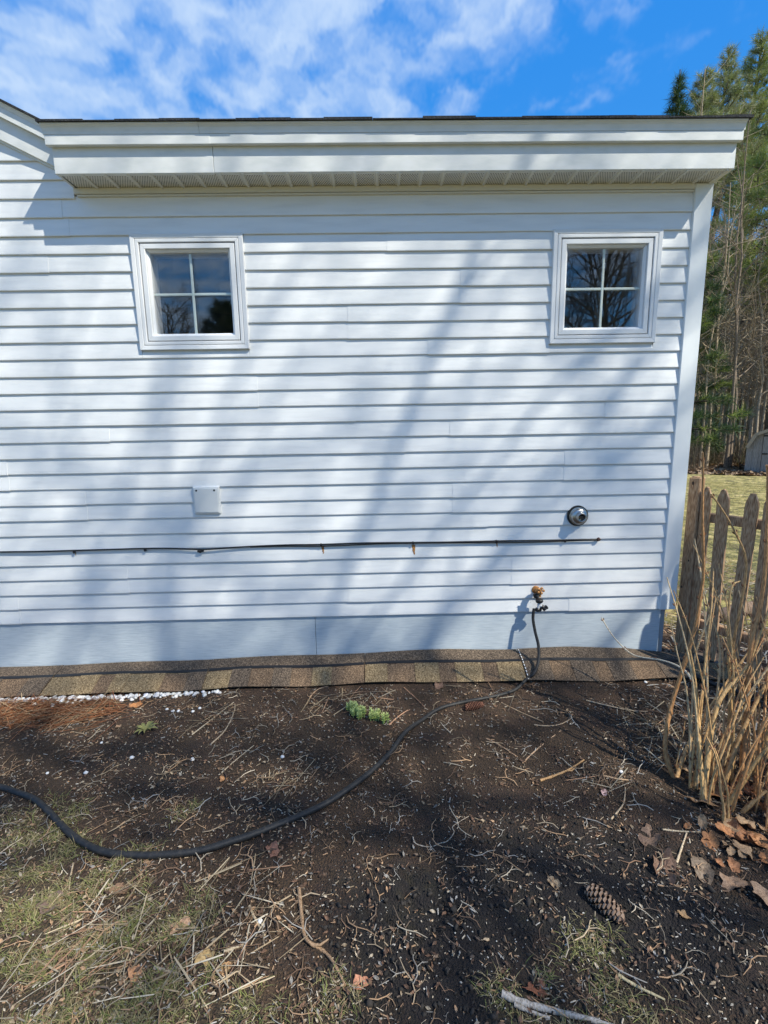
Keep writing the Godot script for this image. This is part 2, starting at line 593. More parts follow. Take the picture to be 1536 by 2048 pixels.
func make_window(house: Node, r: Array, says: String) -> void:
	var w := Node3D.new()
	w.name = "window"
	house.add_child(w, true)
	w.set_meta("label", says)
	mitred(w, "casing", M.window, r, 0.027, -0.012, 0.021, 0.002)
	mitred(w, "frame", M.window, inset(r, 0.0285), 0.021, -0.06, 0.019)
	mitred(w, "gap_bottom", M.window, inset(r, 0.0496), 0.005, -0.06, -0.035, 0.0, 0.0005)
	mitred(w, "sash", M.window, inset(r, 0.0548), 0.030, -0.07, 0.015)
	mitred(w, "glazing_bead", M.window, inset(r, 0.0850), 0.0145, -0.07, 0.002, 0.012, 0.002)
	var g := inset(r, 0.0990)
	for z in [-0.020, -0.041, -0.058]:
		var b := MB.new()
		b.box(Vector3(g[0], g[2], z - 0.003), Vector3(g[1], g[3], z))
		put("pane", b.mesh(), M.glass, w)
	var cx: float = (g[0] + g[1]) * 0.5
	var cy: float = (g[2] + g[3]) * 0.5
	var v := MB.new()
	v.box(Vector3(cx - 0.0078, g[2], -0.036), Vector3(cx + 0.0078, g[3], -0.026), 0.003)
	put("muntin", v.mesh(), M.muntin, w)
	for s in [[g[0], cx - 0.0080], [cx + 0.0080, g[1]]]:
		var h := MB.new()
		h.box(Vector3(s[0], cy - 0.0078, -0.036), Vector3(s[1], cy + 0.0078, -0.026), 0.003)
		put("muntin", h.mesh(), M.muntin, w)
	# the painted jamb that lines the opening inside
	var j := inset(r, 0.095)
	mitred(w, "jamb", M.window, inset(r, 0.071), 0.030, -0.11, -0.0705, 0.0, 0.001)

func build_house() -> void:
	var house := thing("house", "white vinyl sided house with two small square windows and a boxed eave", "house")
	# sheathing with two openings
	var b := MB.new()
	var xs := [-3.6, WINDOWS[0][0] + 0.07, WINDOWS[0][1] - 0.07, WINDOWS[1][0] + 0.07, WINDOWS[1][1] - 0.07, 2.05]
	for k in 5:
		if k == 1 or k == 3:
			var w: Array = WINDOWS[0] if k == 1 else WINDOWS[1]
			b.box(Vector3(xs[k], 0.39, -0.16), Vector3(xs[k + 1], w[2] + 0.07, -0.013))
			b.box(Vector3(xs[k], w[3] - 0.07, -0.16), Vector3(xs[k + 1], 3.2, -0.013))
		else:
			b.box(Vector3(xs[k], 0.39, -0.16), Vector3(xs[k + 1], 3.2, -0.013))
	put("sheathing", b.mesh(), M.plywood, house)
	b = MB.new()      # gable wall of the older part
	b.quad(Vector3(-3.6, 3.2, -0.02), Vector3(-1.75, 3.2, -0.02), Vector3(-1.75, 3.25, -0.02), Vector3(-3.6, 4.12, -0.02))
	b.box(Vector3(-3.6, 3.2, -0.16), Vector3(-1.75, 3.24, -0.021))
	put("gable_wall", b.mesh(), M.trim, house)
	b = MB.new()
	b.box(Vector3(1.90, 0.05, -6.0), Vector3(2.045, 3.2, -0.161))
	put("side_wall", b.mesh(), M.vinyl, house)
	b = MB.new()
	b.box(Vector3(-3.6, 0.05, -6.15), Vector3(2.045, 3.2, -6.001))
	put("back_wall", b.mesh(), M.vinyl, house)
	b = MB.new()
	b.box(Vector3(-3.75, 0.05, -6.15), Vector3(-3.601, 4.2, -0.02))
	put("far_wall", b.mesh(), M.vinyl, house)
	b = MB.new()
	b.box(Vector3(-3.6, 0.42, -6.0), Vector3(1.9, 0.5, -0.161))
	b.box(Vector3(-3.6, 2.95, -6.0), Vector3(1.9, 3.05, -0.161))
	b.box(Vector3(-3.59, 0.5, -2.6), Vector3(1.9, 2.95, -2.5))
	b.box(Vector3(0.3, 0.5, -2.5), Vector3(0.4, 2.95, -0.161))
	put("inner_rooms", b.mesh(), M.room, house)
	# siding: boards in pairs of courses, with the laps where the photograph has them
	var laps := {0: [-2.437, 1.329], 1: [-2.437, -0.2], 2: [-1.684, 0.92], 3: [-1.684, 0.92], 4: [-0.457], 5: [-0.457], 6: [0.75], 7: [0.512, -1.9], 8: [0.512, -1.9], 9: [-2.377, 1.25], 10: [-2.377, 1.25], 11: [0.2], 12: [0.492, -1.7], 13: [-0.121, 1.5], 14: [-0.737], 15: [-0.737], 16: [0.35], 17: [0.35], 18: [-0.15], 19: [-0.15], 20: [0.55], 21: [0.55], 22: [-1.95], 23: [0.1], 24: [-1.80], 25: [-1.83]}
	for k in 34:
		var y: float = FIRST + k * COURSE
		var spans := [[-3.58, 1.967]]
		if k >= 26:
			var end := (3.209 + 0.02 - y) / RAKE_SLOPE - 1.85
			end = minf(end, -1.744)
			if end < -3.3:
				continue
			spans = [[-3.58, end]]
		for w in WINDOWS:
			if y + COURSE > w[2] + 0.002 and y < w[3] - 0.03:
				var cut := []
				for s in spans:
					if s[0] < w[0] and s[1] > w[1]:
						cut.append([s[0], w[0] + 0.004]); cut.append([w[1] - 0.004, s[1]])
					else:
						cut.append(s)
				spans = cut
				if y < w[2] - 0.01:
					siding_course(house, k, w[0] + 0.0045, w[1] - 0.0045, 0.0, 0.0, w[2] + 0.004)
		var piece := 0
		for s in spans:
			var stops := [s[0]]
			for x in laps.get(k, []):
				if x > s[0] + 0.05 and x < s[1] - 0.05:
					stops.append(x)
			stops.sort()
			stops.append(s[1])
			for i in stops.size() - 1:
				var odd := (i + piece) % 2
				siding_course(house, k, stops[i], stops[i + 1] + (0.004 if i < stops.size() - 2 else 0.0), 0.0019 if odd == 0 and stops.size() > 2 else 0.0, -0.0024 if odd == 0 and stops.size() > 2 else 0.0)
			piece += stops.size() - 1
	for k in 26:        # courses round the corner
		var y: float = FIRST + k * COURSE
		var m := MB.new()
		m.quad(Vector3(2.066, y, -0.11), Vector3(2.066, y, -6.0), Vector3(2.052, y + 0.104, -6.0), Vector3(2.052, y + 0.104, -0.11))
		m.quad(Vector3(2.046, y, -0.11), Vector3(2.046, y, -6.0), Vector3(2.066, y, -6.0), Vector3(2.066, y, -0.11))
		put("side_board", m.mesh(), M.vinyl, house)
	# corner board: two legs
	b = MB.new()
	b.box(Vector3(1.963, 0.389, -0.02), Vector3(2.072, 3.086, 0.0155), 0.0035)
	put("corner_board", b.mesh(), M.corner, house)
	b = MB.new()
	b.box(Vector3(2.046, 0.389, -0.115), Vector3(2.0715, 3.086, -0.0205), 0.003)
	put("corner_board", b.mesh(), M.corner, house)
	# foundation boards
	for s in [[-3.6, -0.4365], [-0.434, 1.985]]:
		b = MB.new()
		b.box(Vector3(s[0], -0.05, -0.06), Vector3(s[1], 0.391, -0.008), 0.002)
		put("foundation_panel", b.mesh(), M.foundation, house)
	b = MB.new()
	b.box(Vector3(1.987, -0.05, -0.09), Vector3(2.022, 0.388, -0.016), 0.004)
	put("foundation_corner", b.mesh(), M.foundation_edge, house)
	b = MB.new()
	b.box(Vector3(1.96, -0.05, -6.0), Vector3(2.02, 0.388, -0.092))
	put("foundation_side", b.mesh(), M.foundation, house)
	# trim under the soffit
	b = MB.new()
	b.box(Vector3(-1.742, 3.056, -0.012), Vector3(1.9625, 3.0885, 0.014), 0.003)
	put("frieze_trim", b.mesh(), M.soffit_plain, house)
	b = MB.new()
	b.box(Vector3(-1.725, 3.043, -0.012), Vector3(1.9625, 3.0535, 0.010), 0.002)
	put("frieze_trim", b.mesh(), M.soffit_plain, house)
	# soffit: vented panels with ribs between
	var x := -1.715
	while x < 2.04:
		var x1 := minf(x + 0.1265, 2.055)
		var m := MB.new()
		m.box(Vector3(x, 3.0895, -0.012), Vector3(x1 - 0.030, 3.094, 0.1655))
		put("soffit_panel", m.mesh(), M.soffit, house)
		m = MB.new()
		m.sweep_x([Vector2(-0.012, 3.089), Vector2(0.1655, 3.089), Vector2(0.1655, 3.096), Vector2(-0.012, 3.096)], x1 - 0.0297, x1 - 0.018)
		m.box(Vector3(x1 - 0.018, 3.0795, -0.0), Vector3(x1 - 0.0003, 3.0945, 0.1655), 0.004)
		put("soffit_rib", m.mesh(), M.soffit_plain, house)
		x = x1
	# boxed eave: fascia, stepped board and crown, each in two lengths with an open joint
	for s in [[-1.743, -0.865], [-0.8635, 2.080]]:
		b = MB.new()
		var dz := 0.0012 if s[0] < -1.0 else 0.0
		b.box(Vector3(s[0], 3.0875 - dz, 0.158), Vector3(s[1], 3.262, 0.170 + dz), 0.0025)
		b.box(Vector3(s[0] + 0.002, 3.0870, 0.146), Vector3(s[1] - 0.002, 3.0985, 0.1575), 0.001)
		put("fascia_board", b.mesh(), M.trim, house)
		b = MB.new()
		b.box(Vector3(s[0] - 0.018, 3.2175 - dz, 0.1715 + dz), Vector3(s[1] + (0.015 if s[1] > 0 else 0.0), 3.2690, 0.198 + dz), 0.0025)
		put("stepped_board", b.mesh(), M.trim, house)
	for s in [[-1.766, -0.9215], [-0.9205, 2.100]]:
		b = MB.new()
		var dz := 0.0014 if s[0] < -1.0 else 0.0
		b.sweep_x([Vector2(0.160, 3.2695), Vector2(0.199 + dz, 3.2695 - dz), Vector2(0.2005 + dz, 3.282), Vector2(0.205 + dz, 3.297), Vector2(0.212 + dz, 3.306), Vector2(0.218 + dz, 3.309), Vector2(0.218 + dz, 3.3145), Vector2(0.160, 3.3145)], s[0], s[1])
		put("crown_moulding", b.mesh(), M.trim, house)
	b = MB.new()      # end returns of the eave box
	b.box(Vector3(-1.742, 3.089, -0.012), Vector3(-1.728, 3.268, 0.1575), 0.002)
	put("eave_return", b.mesh(), M.trim, house)
	b = MB.new()
	b.box(Vector3(2.057, 3.0875, -0.10), Vector3(2.079, 3.268, 0.1575), 0.002)
	put("eave_return", b.mesh(), M.trim, house)
	# low roof of this part
	b = MB.new()
	var rise := 0.16
	var ry := func(z: float) -> float: return 3.315 + (0.218 - z) * rise
	b.quad(Vector3(-1.775, ry.call(0.218), 0.218), Vector3(2.118, ry.call(0.218), 0.218), Vector3(2.118, ry.call(-6.2), -6.2), Vector3(-1.775, ry.call(-6.2), -6.2))
	b.box(Vector3(-1.75, 3.10, -6.15), Vector3(2.045, 3.3, -0.165))
	b.quad(Vector3(2.045, 3.3, -0.1), Vector3(2.045, 3.3, -6.15), Vector3(2.045, ry.call(-6.15), -6.15), Vector3(2.045, ry.call(-0.1), -0.1))
	put("roof", b.mesh(), M.shingle_roof, house)
	rng.seed = 51
	x = -1.78
	while x < 2.1:
		var x1 := minf(x + rng.randf_range(0.12, 0.30), 2.125)
		var m := MB.new()
		var th := rng.randf_range(0.005, 0.0095) + (0.004 if rng.randf() < 0.4 else 0.0)
		var tip := 0.229 + rng.randf_range(-0.003, 0.004)
		m.sweep_x([Vector2(0.0, 3.351), Vector2(tip, 3.3150), Vector2(tip, 3.3160 + th), Vector2(0.0, 3.352 + th)], x + 0.0006, x1 - 0.0006)
		put("roof_shingle", m.mesh(), M.shingle_roof, house)
		x = x1
	# rake of the older gable
	var rake := func(called: String, lo: float, hi: float, z0: float, z1: float, lean: float, xe: float, mat: Material) -> void:
		var m := MB.new()
		var xa := -3.7
		var q := []
		for p in [[xa, lo, z0], [xe, lo, z0], [xe, hi, z0], [xa, hi, z0], [xa, lo, z1 - lean], [xe, lo, z1 - lean], [xe, hi, z1], [xa, hi, z1]]:
			q.append(Vector3(p[0], rake_y(p[0]) + p[1], p[2]))
		var c: Vector3 = (q[0] + q[6]) * 0.5
		for f in [[0, 1, 2, 3], [4, 5, 6, 7], [0, 1, 5, 4], [3, 2, 6, 7], [0, 3, 7, 4], [1, 2, 6, 5]]:
			m.quad_out(q[f[0]], q[f[1]], q[f[2]], q[f[3]], c)
		put(called, m.mesh(), mat, house)
	rake.call("rake_trim", -0.014, 0.0, -0.012, 0.012, 0.0, -1.745, M.trim)
	rake.call("rake_board", 0.0, 0.118, -0.012, 0.028, 0.0, -1.745, M.trim)
	rake.call("rake_board", 0.1185, 0.170, -0.012, 0.055, 0.0, -1.77, M.trim)
	rake.call("rake_crown", 0.1705, 0.196, -0.012, 0.066, 0.009, -1.79, M.trim)
	rake.call("rake_shingles", 0.1965, 0.208, -6.2, 0.078, 0.0, -1.70, M.shingle_roof)
	make_window(house, WINDOWS[0], "window over the square white wall plate, sky and tree in its panes")
	make_window(house, WINDOWS[1], "window by the corner board, bare twigs mirrored in its panes")

# ---------------------------------------------------------------- things fixed to the wall
func build_fixtures() -> void:
	# square plate with two screws
	var p := thing("wall_plate", "square white plastic cover plate with two screws on the siding", "cover plate", Vector3(-1.1061, 1.2205, 0.0000))
	var b := MB.new()
	b.box(Vector3(-0.087, -0.091, -0.006), Vector3(0.087, 0.091, 0.020), 0.006)
	b.box(Vector3(-0.076, -0.079, 0.0203), Vector3(0.076, 0.079, 0.0235), 0.003)
	put("cover", b.mesh(), M.plate, p)
	for sx in [-0.060, 0.056]:
		b = MB.new()
		b.lathe(Transform3D(Basis(Vector3.RIGHT, PI / 2), Vector3(sx, 0.066, 0.0237)), [Vector2(0.0065, 0.0), Vector2(0.006, 0.002), Vector2(0.0, 0.0028)], 12)
		put("screw", b.mesh(), M.black, p)
	# round exhaust vent
	var at := Vector3(1.3533, 1.0663, 0.0000)
	var vt := thing("exhaust_vent", "round stainless steel exhaust vent with a black rubber gasket", "exhaust vent", at)
	var ax := Transform3D(Basis(Vector3.RIGHT, PI / 2), Vector3.ZERO)
	b = MB.new()
	b.lathe(ax, [Vector2(0.0, -0.012), Vector2(0.068, -0.012), Vector2(0.070, 0.006), Vector2(0.068, 0.018), Vector2(0.060, 0.0164), Vector2(0.0, 0.016)], 40)
	put("gasket", b.mesh(), M.rubber, vt)
	b = MB.new()
	b.lathe(ax, [Vector2(0.060, 0.0165), Vector2(0.061, 0.022), Vector2(0.060, 0.026), Vector2(0.0545, 0.027), Vector2(0.0545, 0.032), Vector2(0.053, 0.040), Vector2(0.048, 0.048), Vector2(0.041, 0.053), Vector2(0.034, 0.055), Vector2(0.033, 0.058), Vector2(0.032, 0.072), Vector2(0.030, 0.078), Vector2(0.026, 0.080), Vector2(0.022, 0.079), Vector2(0.0215, 0.060)], 40)
	put("hood", b.mesh(), M.metal, vt)
	b = MB.new()
	b.lathe(ax, [Vector2(0.0, 0.060), Vector2(0.0215, 0.0601)], 24)
	put("duct_opening", b.mesh(), M.black, vt)
	for y in [-0.008, 0.004]:
		b = MB.new()
		b.obox(Transform3D(Basis(Vector3.RIGHT, 0.5), Vector3(0, y, 0.070)), Vector3(0.0195, 0.0012, 0.006))
		put("louvre", b.mesh(), M.metal, vt)
	# black cable along the courses, with its clips and the rust under them
	var path := [Vector3(-2.9507, 0.8981, 0.0120), Vector3(-2.4936, 0.9016, 0.0120), Vector3(-2.2314, 0.8995, 0.0130), Vector3(-2.0087, 0.9012, 0.0120), Vector3(-1.7716, 0.9028, 0.0120), Vector3(-1.5401, 0.9048, 0.0130), Vector3(-1.3418, 0.9007, 0.0140), Vector3(-1.1598, 0.8903, 0.0160), Vector3(-1.0107, 0.8968, 0.0140), Vector3(-0.8447, 0.9030, 0.0120), Vector3(-0.6113, 0.9082, 0.0120), Vector3(-0.3776, 0.9065, 0.0120), Vector3(-0.0762, 0.9103, 0.0120), Vector3(0.2462, 0.9067, 0.0120), Vector3(0.5293, 0.9040, 0.0120), Vector3(0.8099, 0.9049, 0.0120), Vector3(1.0711, 0.9027, 0.0120), Vector3(1.2747, 0.9020, 0.0130), Vector3(1.4104, 0.9027, 0.0140), Vector3(1.4864, 0.9006, 0.0120)]
	var c := thing("cable", "thin black cable clipped along the siding between plate and faucet", "cable", Vector3.ZERO)
	b = MB.new()
	var pts := smooth(path, 4)
	var rad := []
	for k in pts.size():
		rad.append(0.0052)
	b.tube(pts, rad, 8)
	put("wire", b.mesh(), M.black, c)
	b = MB.new()
	var low := []
	for q in smooth(path.slice(9), 4):
		low.append(q + Vector3(0, -0.009 + 0.004 * sin(q.x * 5.0), -0.002))
	rad = []
	for k in low.size():
		rad.append(0.0035)
	b.tube(low, rad, 6)
	put("wire", b.mesh(), M.black, c)
	for q in [Vector3(-2.0095, 0.8943, 0.0120), Vector3(-1.5408, 0.8979, 0.0130), Vector3(-1.1601, 0.8869, 0.0160), Vector3(-0.3710, 0.9064, 0.0120), Vector3(0.2462, 0.9067, 0.0120), Vector3(0.8099, 0.9049, 0.0120), Vector3(1.2748, 0.8985, 0.0130)]:
		b = MB.new()
		b.obox(Transform3D(Basis(Vector3.BACK, 0.15), q + Vector3(0, -0.003, -0.001)), Vector3(0.007, 0.010, 0.008), 0.003)
		if absf(q.x + 1.14) < 0.12:
			b.obox(Transform3D(Basis(Vector3.BACK, -0.3), q + Vector3(-0.02, -0.008, 0.0)), Vector3(0.014, 0.009, 0.009), 0.004)
		put("clip", b.mesh(), M.black, c)
	b = MB.new()
	b.lump(Vector3(1.5034, 0.9003, 0.0120), Vector3(0.016, 0.014, 0.014), 4, 0.15)
	put("plug_seal", b.mesh(), plain(Color(0.055, 0.022, 0.013), 0.7), c)
	for q in [[Vector3(-0.3622, 0.8876, 0.0065), 0.046, 0.022], [Vector3(0.2499, 0.8881, 0.0065), 0.066, 0.028], [Vector3(0.8151, 0.8896, 0.0065), 0.030, 0.012], [Vector3(-2.0110, 0.8827, 0.0065), 0.022, 0.006]]:
		b = MB.new()
		rng.seed = int(q[1] * 1000)
		var top: Vector3 = q[0]
		var prev := []
		for k in 8:
			var t := k / 7.0
			var wd: float = q[2] * (1.0 - t * 0.75) * rng.randf_range(0.7, 1.2)
			var ctr := top + Vector3(0.006 * t * rng.randf_range(0.4, 1.2), -q[1] * t, 0.0) 
			ctr.z = face_z(ctr.y) + 0.0034
			var row := [ctr + Vector3(-wd * 0.5, 0, -0.0008), ctr, ctr + Vector3(wd * 0.5, 0, -0.0008)]
			if prev:
				for i in 2:
					b.quad(row[i], row[i + 1], prev[i + 1], prev[i])
			prev = row
		put("rust_streak", b.mesh(), M.rust, c)
	# faucet with a two-way splitter
	at = Vector3(1.0914, 0.5527, 0.0000)
	var f := thing("faucet", "brass outdoor faucet with black collars and hose splitter", "faucet", at)
	b = MB.new()
	b.lathe(ax, [Vector2(0.0, -0.012), Vector2(0.026, -0.012), Vector2(0.027, 0.006), Vector2(0.024, 0.010), Vector2(0.012, 0.012), Vector2(0.012, 0.048), Vector2(0.0, 0.048)], 24)
	b.lump(Vector3(0.0, 0.012, 0.055), Vector3(0.024, 0.022, 0.024), 7, 0.14)
	b.tube([Vector3(0, 0.008, 0.055), Vector3(0.004, -0.012, 0.066), Vector3(0.003, -0.030, 0.072)], [0.014, 0.0135, 0.013], 14)
	put("tap_body", b.mesh(), M.brass, f)
	b = MB.new()      # lobed handle
	for k in 5:
		var an := TAU * k / 5.0
		b.lump(Vector3(0.006 + cos(an) * 0.018, 0.020 + sin(an) * 0.018, 0.088), Vector3(0.010, 0.010, 0.006), 20 + k, 0.1)
	b.tube([Vector3(0.004, 0.016, 0.06), Vector3(0.006, 0.020, 0.092)], [0.007, 0.007], 10)
	put("tap_handle", b.mesh(), M.brass, f)
	b = MB.new()
	b.tube([Vector3(-0.022, -0.006, 0.062), Vector3(-0.014, -0.022, 0.066), Vector3(-0.006, -0.034, 0.070)], [0.018, 0.022, 0.017], 14)
	put("valve_cap", b.mesh(), M.black, f)
	b = MB.new()
	b.lathe(Transform3D(Basis(Vector3.BACK, 0.12), Vector3(0.004, -0.055, 0.072)), [Vector2(0.0, -0.011), Vector2(0.022, -0.011), Vector2(0.025, -0.006), Vector2(0.025, 0.006), Vector2(0.022, 0.011), Vector2(0.0, 0.011)], 12)
	put("collar", b.mesh(), M.black, f)
	b = MB.new()
	b.tube([Vector3(0.004, -0.064, 0.072), Vector3(0.002, -0.088, 0.073)], [0.012, 0.011], 12)
	b.tube([Vector3(0.003, -0.080, 0.073), Vector3(-0.003, -0.112, 0.074)], [0.009, 0.010], 12)
	b.tube([Vector3(0.004, -0.082, 0.073), Vector3(0.020, -0.096, 0.078)], [0.009, 0.009], 12)
	put("splitter", b.mesh(), M.clear_plastic, f)
	b = MB.new()
	b.tube([Vector3(0.018, -0.092, 0.077), Vector3(0.030, -0.100, 0.082), Vector3(0.044, -0.112, 0.088)], [0.012, 0.015, 0.017], 12)
	b.obox(Transform3D(Basis(Vector3.BACK, 0.6), Vector3(0.046, -0.096, 0.090)), Vector3(0.010, 0.013, 0.010), 0.004)
	put("shut_off", b.mesh(), M.black, f)
	b = MB.new()
	b.lathe(Transform3D(Basis(Vector3.BACK, -0.2), Vector3(-0.006, -0.116, 0.075)), [Vector2(0.0, -0.014), Vector2(0.013, -0.014), Vector2(0.017, -0.006), Vector2(0.017, 0.006), Vector2(0.012, 0.012), Vector2(0.0, 0.012)], 12)
	b.tube([Vector3(0.014, -0.100, 0.076), Vector3(0.016, -0.120, 0.078), Vector3(0.008, -0.130, 0.077)], [0.006, 0.006, 0.005], 8)
	put("hose_coupling", b.mesh(), M.black, f)

func face_z(y: float) -> float:     # front of the siding at a height
	var t := fposmod(y - FIRST, COURSE)
	return 0.0058 if t < 0.007 else lerpf(0.0052, -0.006, (t - 0.012) / 0.09)

func smooth(path: Array, per: int) -> Array:
	var out := []
	for k in path.size() - 1:
		var a: Vector3 = path[maxi(k - 1, 0)]
		var b: Vector3 = path[k]
		var c: Vector3 = path[k + 1]
		var d: Vector3 = path[mini(k + 2, path.size() - 1)]
		for q in per:
			out.append(b.cubic_interpolate(c, a, d, float(q) / per))
	out.append(path[path.size() - 1])
	return out

# ---------------------------------------------------------------- ground
const GRASS := [[-1.511, 1.407, 0.22], [-1.391, 1.598, 0.24], [-1.165, 1.743, 0.15], [-1.028, 1.948, 0.32], [-0.850, 1.973, 0.22], [-0.639, 2.017, 0.18], [-0.419, 2.031, 0.10], [-0.174, 2.043, 0.10], [0.673, 1.892, 0.09], [0.654, 2.058, 0.15], [0.407, 2.069, 0.12], [-0.887, 1.253, 0.06], [-0.984, 1.485, 0.08], [-0.662, 1.717, 0.08]]
const BLACK := [[0.147, 1.867, 0.34], [-0.013, 1.731, 0.26], [0.456, 1.550, 0.34], [0.680, 1.719, 0.36], [0.998, 1.633, 0.34], [0.188, 2.019, 0.30], [1.010, 1.896, 0.36], [-0.528, 1.317, 0.22], [-1.029, 0.986, 0.20], [-1.360, 0.820, 0.20]]
const STRAW := [[-0.985, 1.790, 0.15], [-1.025, 1.858, 0.12], [-0.540, 1.657, 0.12], [-0.568, 1.843, 0.12], [-0.959, 1.715, 0.13], [1.817, 0.745, 0.20], [1.548, 0.946, 0.16], [-0.307, 0.419, 0.12], [-0.059, 0.403, 0.13], [-0.965, 0.570, 0.10], [-0.488, 1.078, 0.10], [0.759, 0.386, 0.09], [1.540, 0.686, 0.16], [1.095, 1.176, 0.10], [-0.478, 1.815, 0.14], [-0.751, 1.867, 0.12]]

func blobs(list: Array, x: float, z: float) -> float:
	var s := 0.0
	for b in list:
		var dx: float = x - b[0]
		var dz: float = z - b[1]
		s += exp(-(dx * dx + dz * dz) / (b[2] * b[2]) * 1.4)
	return s

func bed_y(x: float, z: float) -> float:
	var y := 0.016 * n_macro.get_noise_2d(x, z) + 0.011 * n_meso.get_noise_2d(x, z) + 0.006 * n_micro.get_noise_2d(x, z)
	var dug := exp(-((x - 0.15) * (x - 0.15) / 0.16 + (z - 1.80) * (z - 1.80) / 0.12)) + 0.6 * exp(-((x + 0.02) * (x + 0.02) + (z - 1.55) * (z - 1.55)) / 0.06)
	y += dug * (0.020 * n_meso.get_noise_2d(x * 1.9 + 5.0, z * 1.9) + 0.008 * n_micro.get_noise_2d(x * 1.3, z * 1.3))
	y *= smoothstep(0.20, 0.40, z) * 0.8 + 0.2
	var edge := maxf(maxf(absf(x) - 3.6, absf(z - 1.9) - 2.5), 0.0)
	return y - edge * 0.25

func far_y(x: float, z: float) -> float:
	var y := -0.055
	var s := -z - 15.5
	if s > 0.0:
		y += minf(s * s * 0.012, 0.11 * s) + n_macro.get_noise_2d(x * 0.08, z * 0.08) * minf(s * 0.05, 0.5)
	var back := z - 40.0
	if back > 0.0:
		y += back * 0.02
	if x > 2.4 and z < 0.6:
		y += 0.05 * smoothstep(0.6, -0.6, z) + 0.03 * n_macro.get_noise_2d(x * 0.5, z * 0.5)
	return y

func build_ground() -> void:
	# the yard and the land behind it: one sheet with a grid that opens out with distance
	var xs := []
	for k in range(-64, 65):
		xs.append(signf(k) * (pow(absf(k) / 64.0, 3.2) * 395.0 + absf(k) * 0.08))
	var b := MB.new()
	var cnt := xs.size()
	for r in cnt:
		for q in cnt:
			var x: float = xs[q]
			var z: float = xs[r]
			b.vert(Vector3(x, far_y(x, z), z), Vector3.UP)
	for r in cnt - 1:
		for q in cnt - 1:
			var a := r * cnt + q
			b.tri_i(a, a + cnt, a + cnt + 1); b.tri_i(a, a + cnt + 1, a + 1)
	var g := put("ground", b.mesh(), M.lawn)
	g.set_meta("kind", "structure")
	# planting bed in front of the wall
	b = MB.new()
	var step := 0.0225
	var nx := int(7.9 / step)
	var nz := int(5.4 / step)
	for r in nz + 1:
		for q in nx + 1:
			var x := -3.95 + q * step
			var z := -0.85 + r * step
			var p := n_patch.get_noise_2d(x * 3.0, z * 3.0) * 0.45 + n_meso.get_noise_2d(x * 1.5, z * 1.5) * 0.25
			var c := Color(0.074, 0.044, 0.027)
			c = c.lerp(Color(0.125, 0.076, 0.046), smoothstep(0.1, 0.6, p + 0.3 * smoothstep(0.9, 0.3, z)))
			c = c.lerp(Color(0.018, 0.0145, 0.0125), clampf(blobs(BLACK, x, z) * 0.75 + p * 0.9 - 0.12, 0, 1))
			c = c.lerp(Color(0.10, 0.08, 0.045), clampf(blobs(GRASS, x, z) * 0.6 + p * 0.8 - 0.1, 0, 0.8))
			b.col = c
			b.vert(Vector3(x, bed_y(x, z), z), Vector3.UP)
	for r in nz + 1:
		for q in nx + 1:
			var i := r * (nx + 1) + q
			var l := b.v[r * (nx + 1) + maxi(q - 1, 0)]
			var rr := b.v[r * (nx + 1) + mini(q + 1, nx)]
			var f := b.v[maxi(r - 1, 0) * (nx + 1) + q]
			var k := b.v[mini(r + 1, nz) * (nx + 1) + q]
			b.n[i] = (k - f).cross(rr - l).normalized()
	for r in nz:
		for q in nx:
			var a := r * (nx + 1) + q
			b.tri_i(a, a + nx + 1, a + nx + 2); b.tri_i(a, a + nx + 2, a + 1)
	g = put("planting_bed", b.mesh(true), M.soil)
	g.set_meta("kind", "structure")

func on_bed(x: float, z: float, up := 0.0) -> Vector3:
	return Vector3(x, bed_y(x, z) + up, z)

func strip_in_view(z: float) -> float:        # half width of what the camera can see of the bed
	return 0.55 + (3.152 - z) * 0.86

